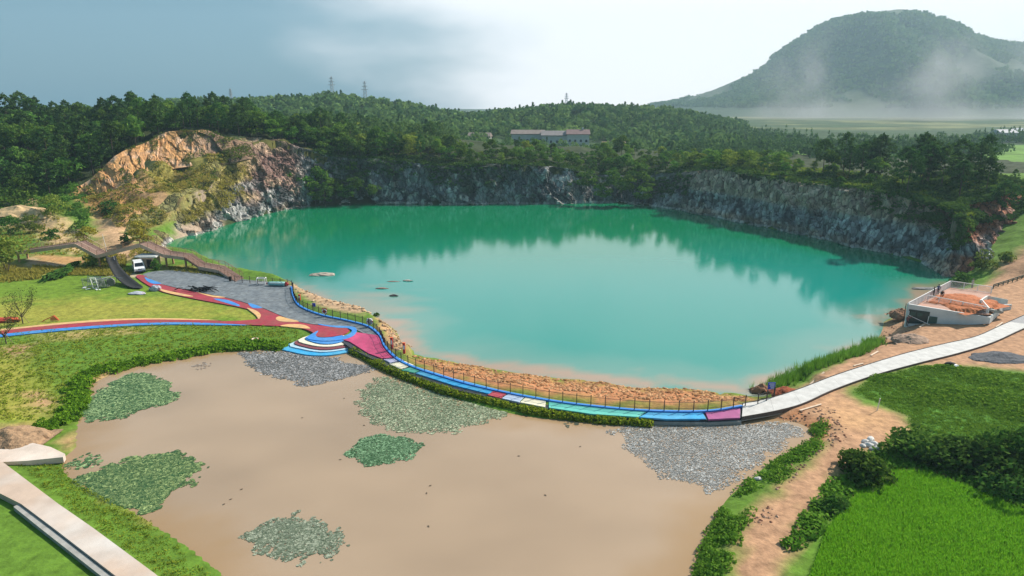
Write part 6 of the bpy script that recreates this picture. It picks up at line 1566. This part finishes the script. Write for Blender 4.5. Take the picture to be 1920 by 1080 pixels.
house(1050,279,386,20,9,7.5,'long pale house with grey roof beside the red roofed one beyond the rim',(.56,.54,.52),(.22,.20,.20),R(-4),6)
house(1083,278,384,12,9,7.8,'pale house with a dull red roof and chimney beyond the far rim',(.60,.57,.54),(.20,.13,.125),R(-4),4,chim=True)
house(1152,283,390,14,7,3.4,'low brown shed right of the far houses',(.34,.20,.14),(.26,.17,.12),R(10),3)
house(1878,274,470,14,8,9,'white house at the far right beyond the tree belt',(.66,.64,.62),(.42,.42,.45),R(15),3)
house(1912,266,520,18,8,8,'pale farmhouse at the right edge beyond the white house',(.60,.60,.60),(.36,.40,.44),R(10),4)
# pylons on the ridge
def pylon(px, base_py, top_py, D, label):
    b = PD(px, base_py, D); tp = PD(px, top_py, D); h = tp[2] - b[2] + 6; t = thing('pylon', label, 'pylon', (b[0], b[1], b[2] - 6)); w = h * .10
    M_py = mat('pylon_steel', (.45, .47, .5), .6, .1, 1)
    for sx in (-1, 1):
        for sy in (-1, 1): MB().bar((sx * w, sy * w, 0), (sx * w * .15, sy * w * .15, h), .22).build('leg', M_py, t)
    for k, f in enumerate((.66, .79, .92)): MB().bar((-w * (1.5 - .3 * k), 0, h * f), (w * (1.5 - .3 * k), 0, h * f), .4).build('arm', M_py, t)
    mb = MB()
    for k in range(7):
        f0, f1 = k / 7, (k + 1) / 7; a0, a1 = w * (1 - .85 * f0), w * (1 - .85 * f1)
        for s in (-1, 1): mb.bar((-a0, s * a0, h * f0), (a1, s * a1, h * f1), .18); mb.bar((a0, s * a0, h * f0), (-a1, s * a1, h * f1), .18)
    mb.build('lattice', M_py, t)
pylon(623,176,143,590,'left of the two lattice pylons on the low ridge')
pylon(685,184,152,590,'right of the two lattice pylons on the low ridge')
pylon(1062,190,174,590,'short lattice mast above the trees in the middle of the low ridge')
pylon(433,182,166,600,'slim mast at the left end of the low ridge')
polyfence('crest_rail', [(524,252),(535,251),(545,252)], 22.4, 'short white guard rail on the crest of the purple rock face', M_wht, 'guard rail', 1.1)

# ================================================================== AIR
def volume_box(name, lo, hi, dens, col, aniso, label):
    c = [(a + b) / 2 for a, b in zip(lo, hi)]; d = [b - a for a, b in zip(lo, hi)]
    m, N, L = new_mat(name)
    out = N.new('ShaderNodeOutputMaterial'); pv = N.new('ShaderNodeVolumePrincipled')
    pv.inputs['Color'].default_value = (*col, 1); pv.inputs['Density'].default_value = dens; pv.inputs['Anisotropy'].default_value = aniso
    L.new(pv.outputs[0], out.inputs['Volume'])
    o = MB().box(c, d).build(name, m); tag(o, label, kind='stuff'); return o, m, pv
volume_box('haze', (-2600, -900, -12), (2900, 2560, 330), 0.00021, (0.58, 0.85, 0.99), 0.2, 'thin blue haze over the whole valley')

def mist():
    lo, hi = (270, 900, 4), (1500, 1180, 210)
    m, N, L = new_mat('mist')
    out = N.new('ShaderNodeOutputMaterial'); pv = N.new('ShaderNodeVolumePrincipled'); pv.inputs['Color'].default_value = (.95, .95, .97, 1)
    geo = N.new('ShaderNodeNewGeometry'); mp_n = N.new('ShaderNodeMapping'); mp_n.inputs['Scale'].default_value = (0.0075, 0.006, 0.006); mp_n.inputs['Rotation'].default_value = (0, 0.35, 0)
    n1 = N.new('ShaderNodeTexNoise'); n1.inputs['Scale'].default_value = 1.0; n1.inputs['Detail'].default_value = 4; n1.inputs['Roughness'].default_value = .6
    sp = N.new('ShaderNodeSeparateXYZ'); L.new(geo.outputs['Position'], sp.inputs[0]); L.new(geo.outputs['Position'], mp_n.inputs['Vector']); L.new(mp_n.outputs[0], n1.inputs['Vector'])
    def rmp(src, a, b, c, d):
        r = N.new('ShaderNodeMapRange'); r.interpolation_type = 'SMOOTHSTEP'
        for k, v in zip(('From Min', 'From Max', 'To Min', 'To Max'), (a, b, c, d)): r.inputs[k].default_value = v
        L.new(src, r.inputs['Value']); return r.outputs[0]
    def mul(a, b):
        q = N.new('ShaderNodeMath'); q.operation = 'MULTIPLY'
        L.new(a, q.inputs[0])
        if isinstance(b, float): q.inputs[1].default_value = b
        else: L.new(b, q.inputs[1])
        return q.outputs[0]
    wisps = mul(rmp(n1.outputs['Fac'], .50, .72, 0, 1), rmp(sp.outputs['Z'], 40, 205, 1, 0))
    low = mul(rmp(sp.outputs['Z'], 8, 42, 1, 0), rmp(n1.outputs['Fac'], .3, .6, .25, 1))
    ad = N.new('ShaderNodeMath'); ad.operation = 'ADD'; L.new(mul(wisps, .011), ad.inputs[0]); L.new(mul(low, .0042), ad.inputs[1])
    ex = mul(rmp(sp.outputs['X'], 280, 480, 0, 1), mul(rmp(sp.outputs['Y'], 905, 980, 0, 1), rmp(sp.outputs['Y'], 1175, 1100, 0, 1)))
    L.new(mul(ad.outputs[0], ex), pv.inputs['Density']); L.new(pv.outputs[0], out.inputs['Volume'])
    c = [(a + b) / 2 for a, b in zip(lo, hi)]; d = [b - a for a, b in zip(lo, hi)]
    tag(MB().box(c, d).build('mist', m), 'drifting white smoke and mist at the foot of the mountain', kind='stuff')
mist()
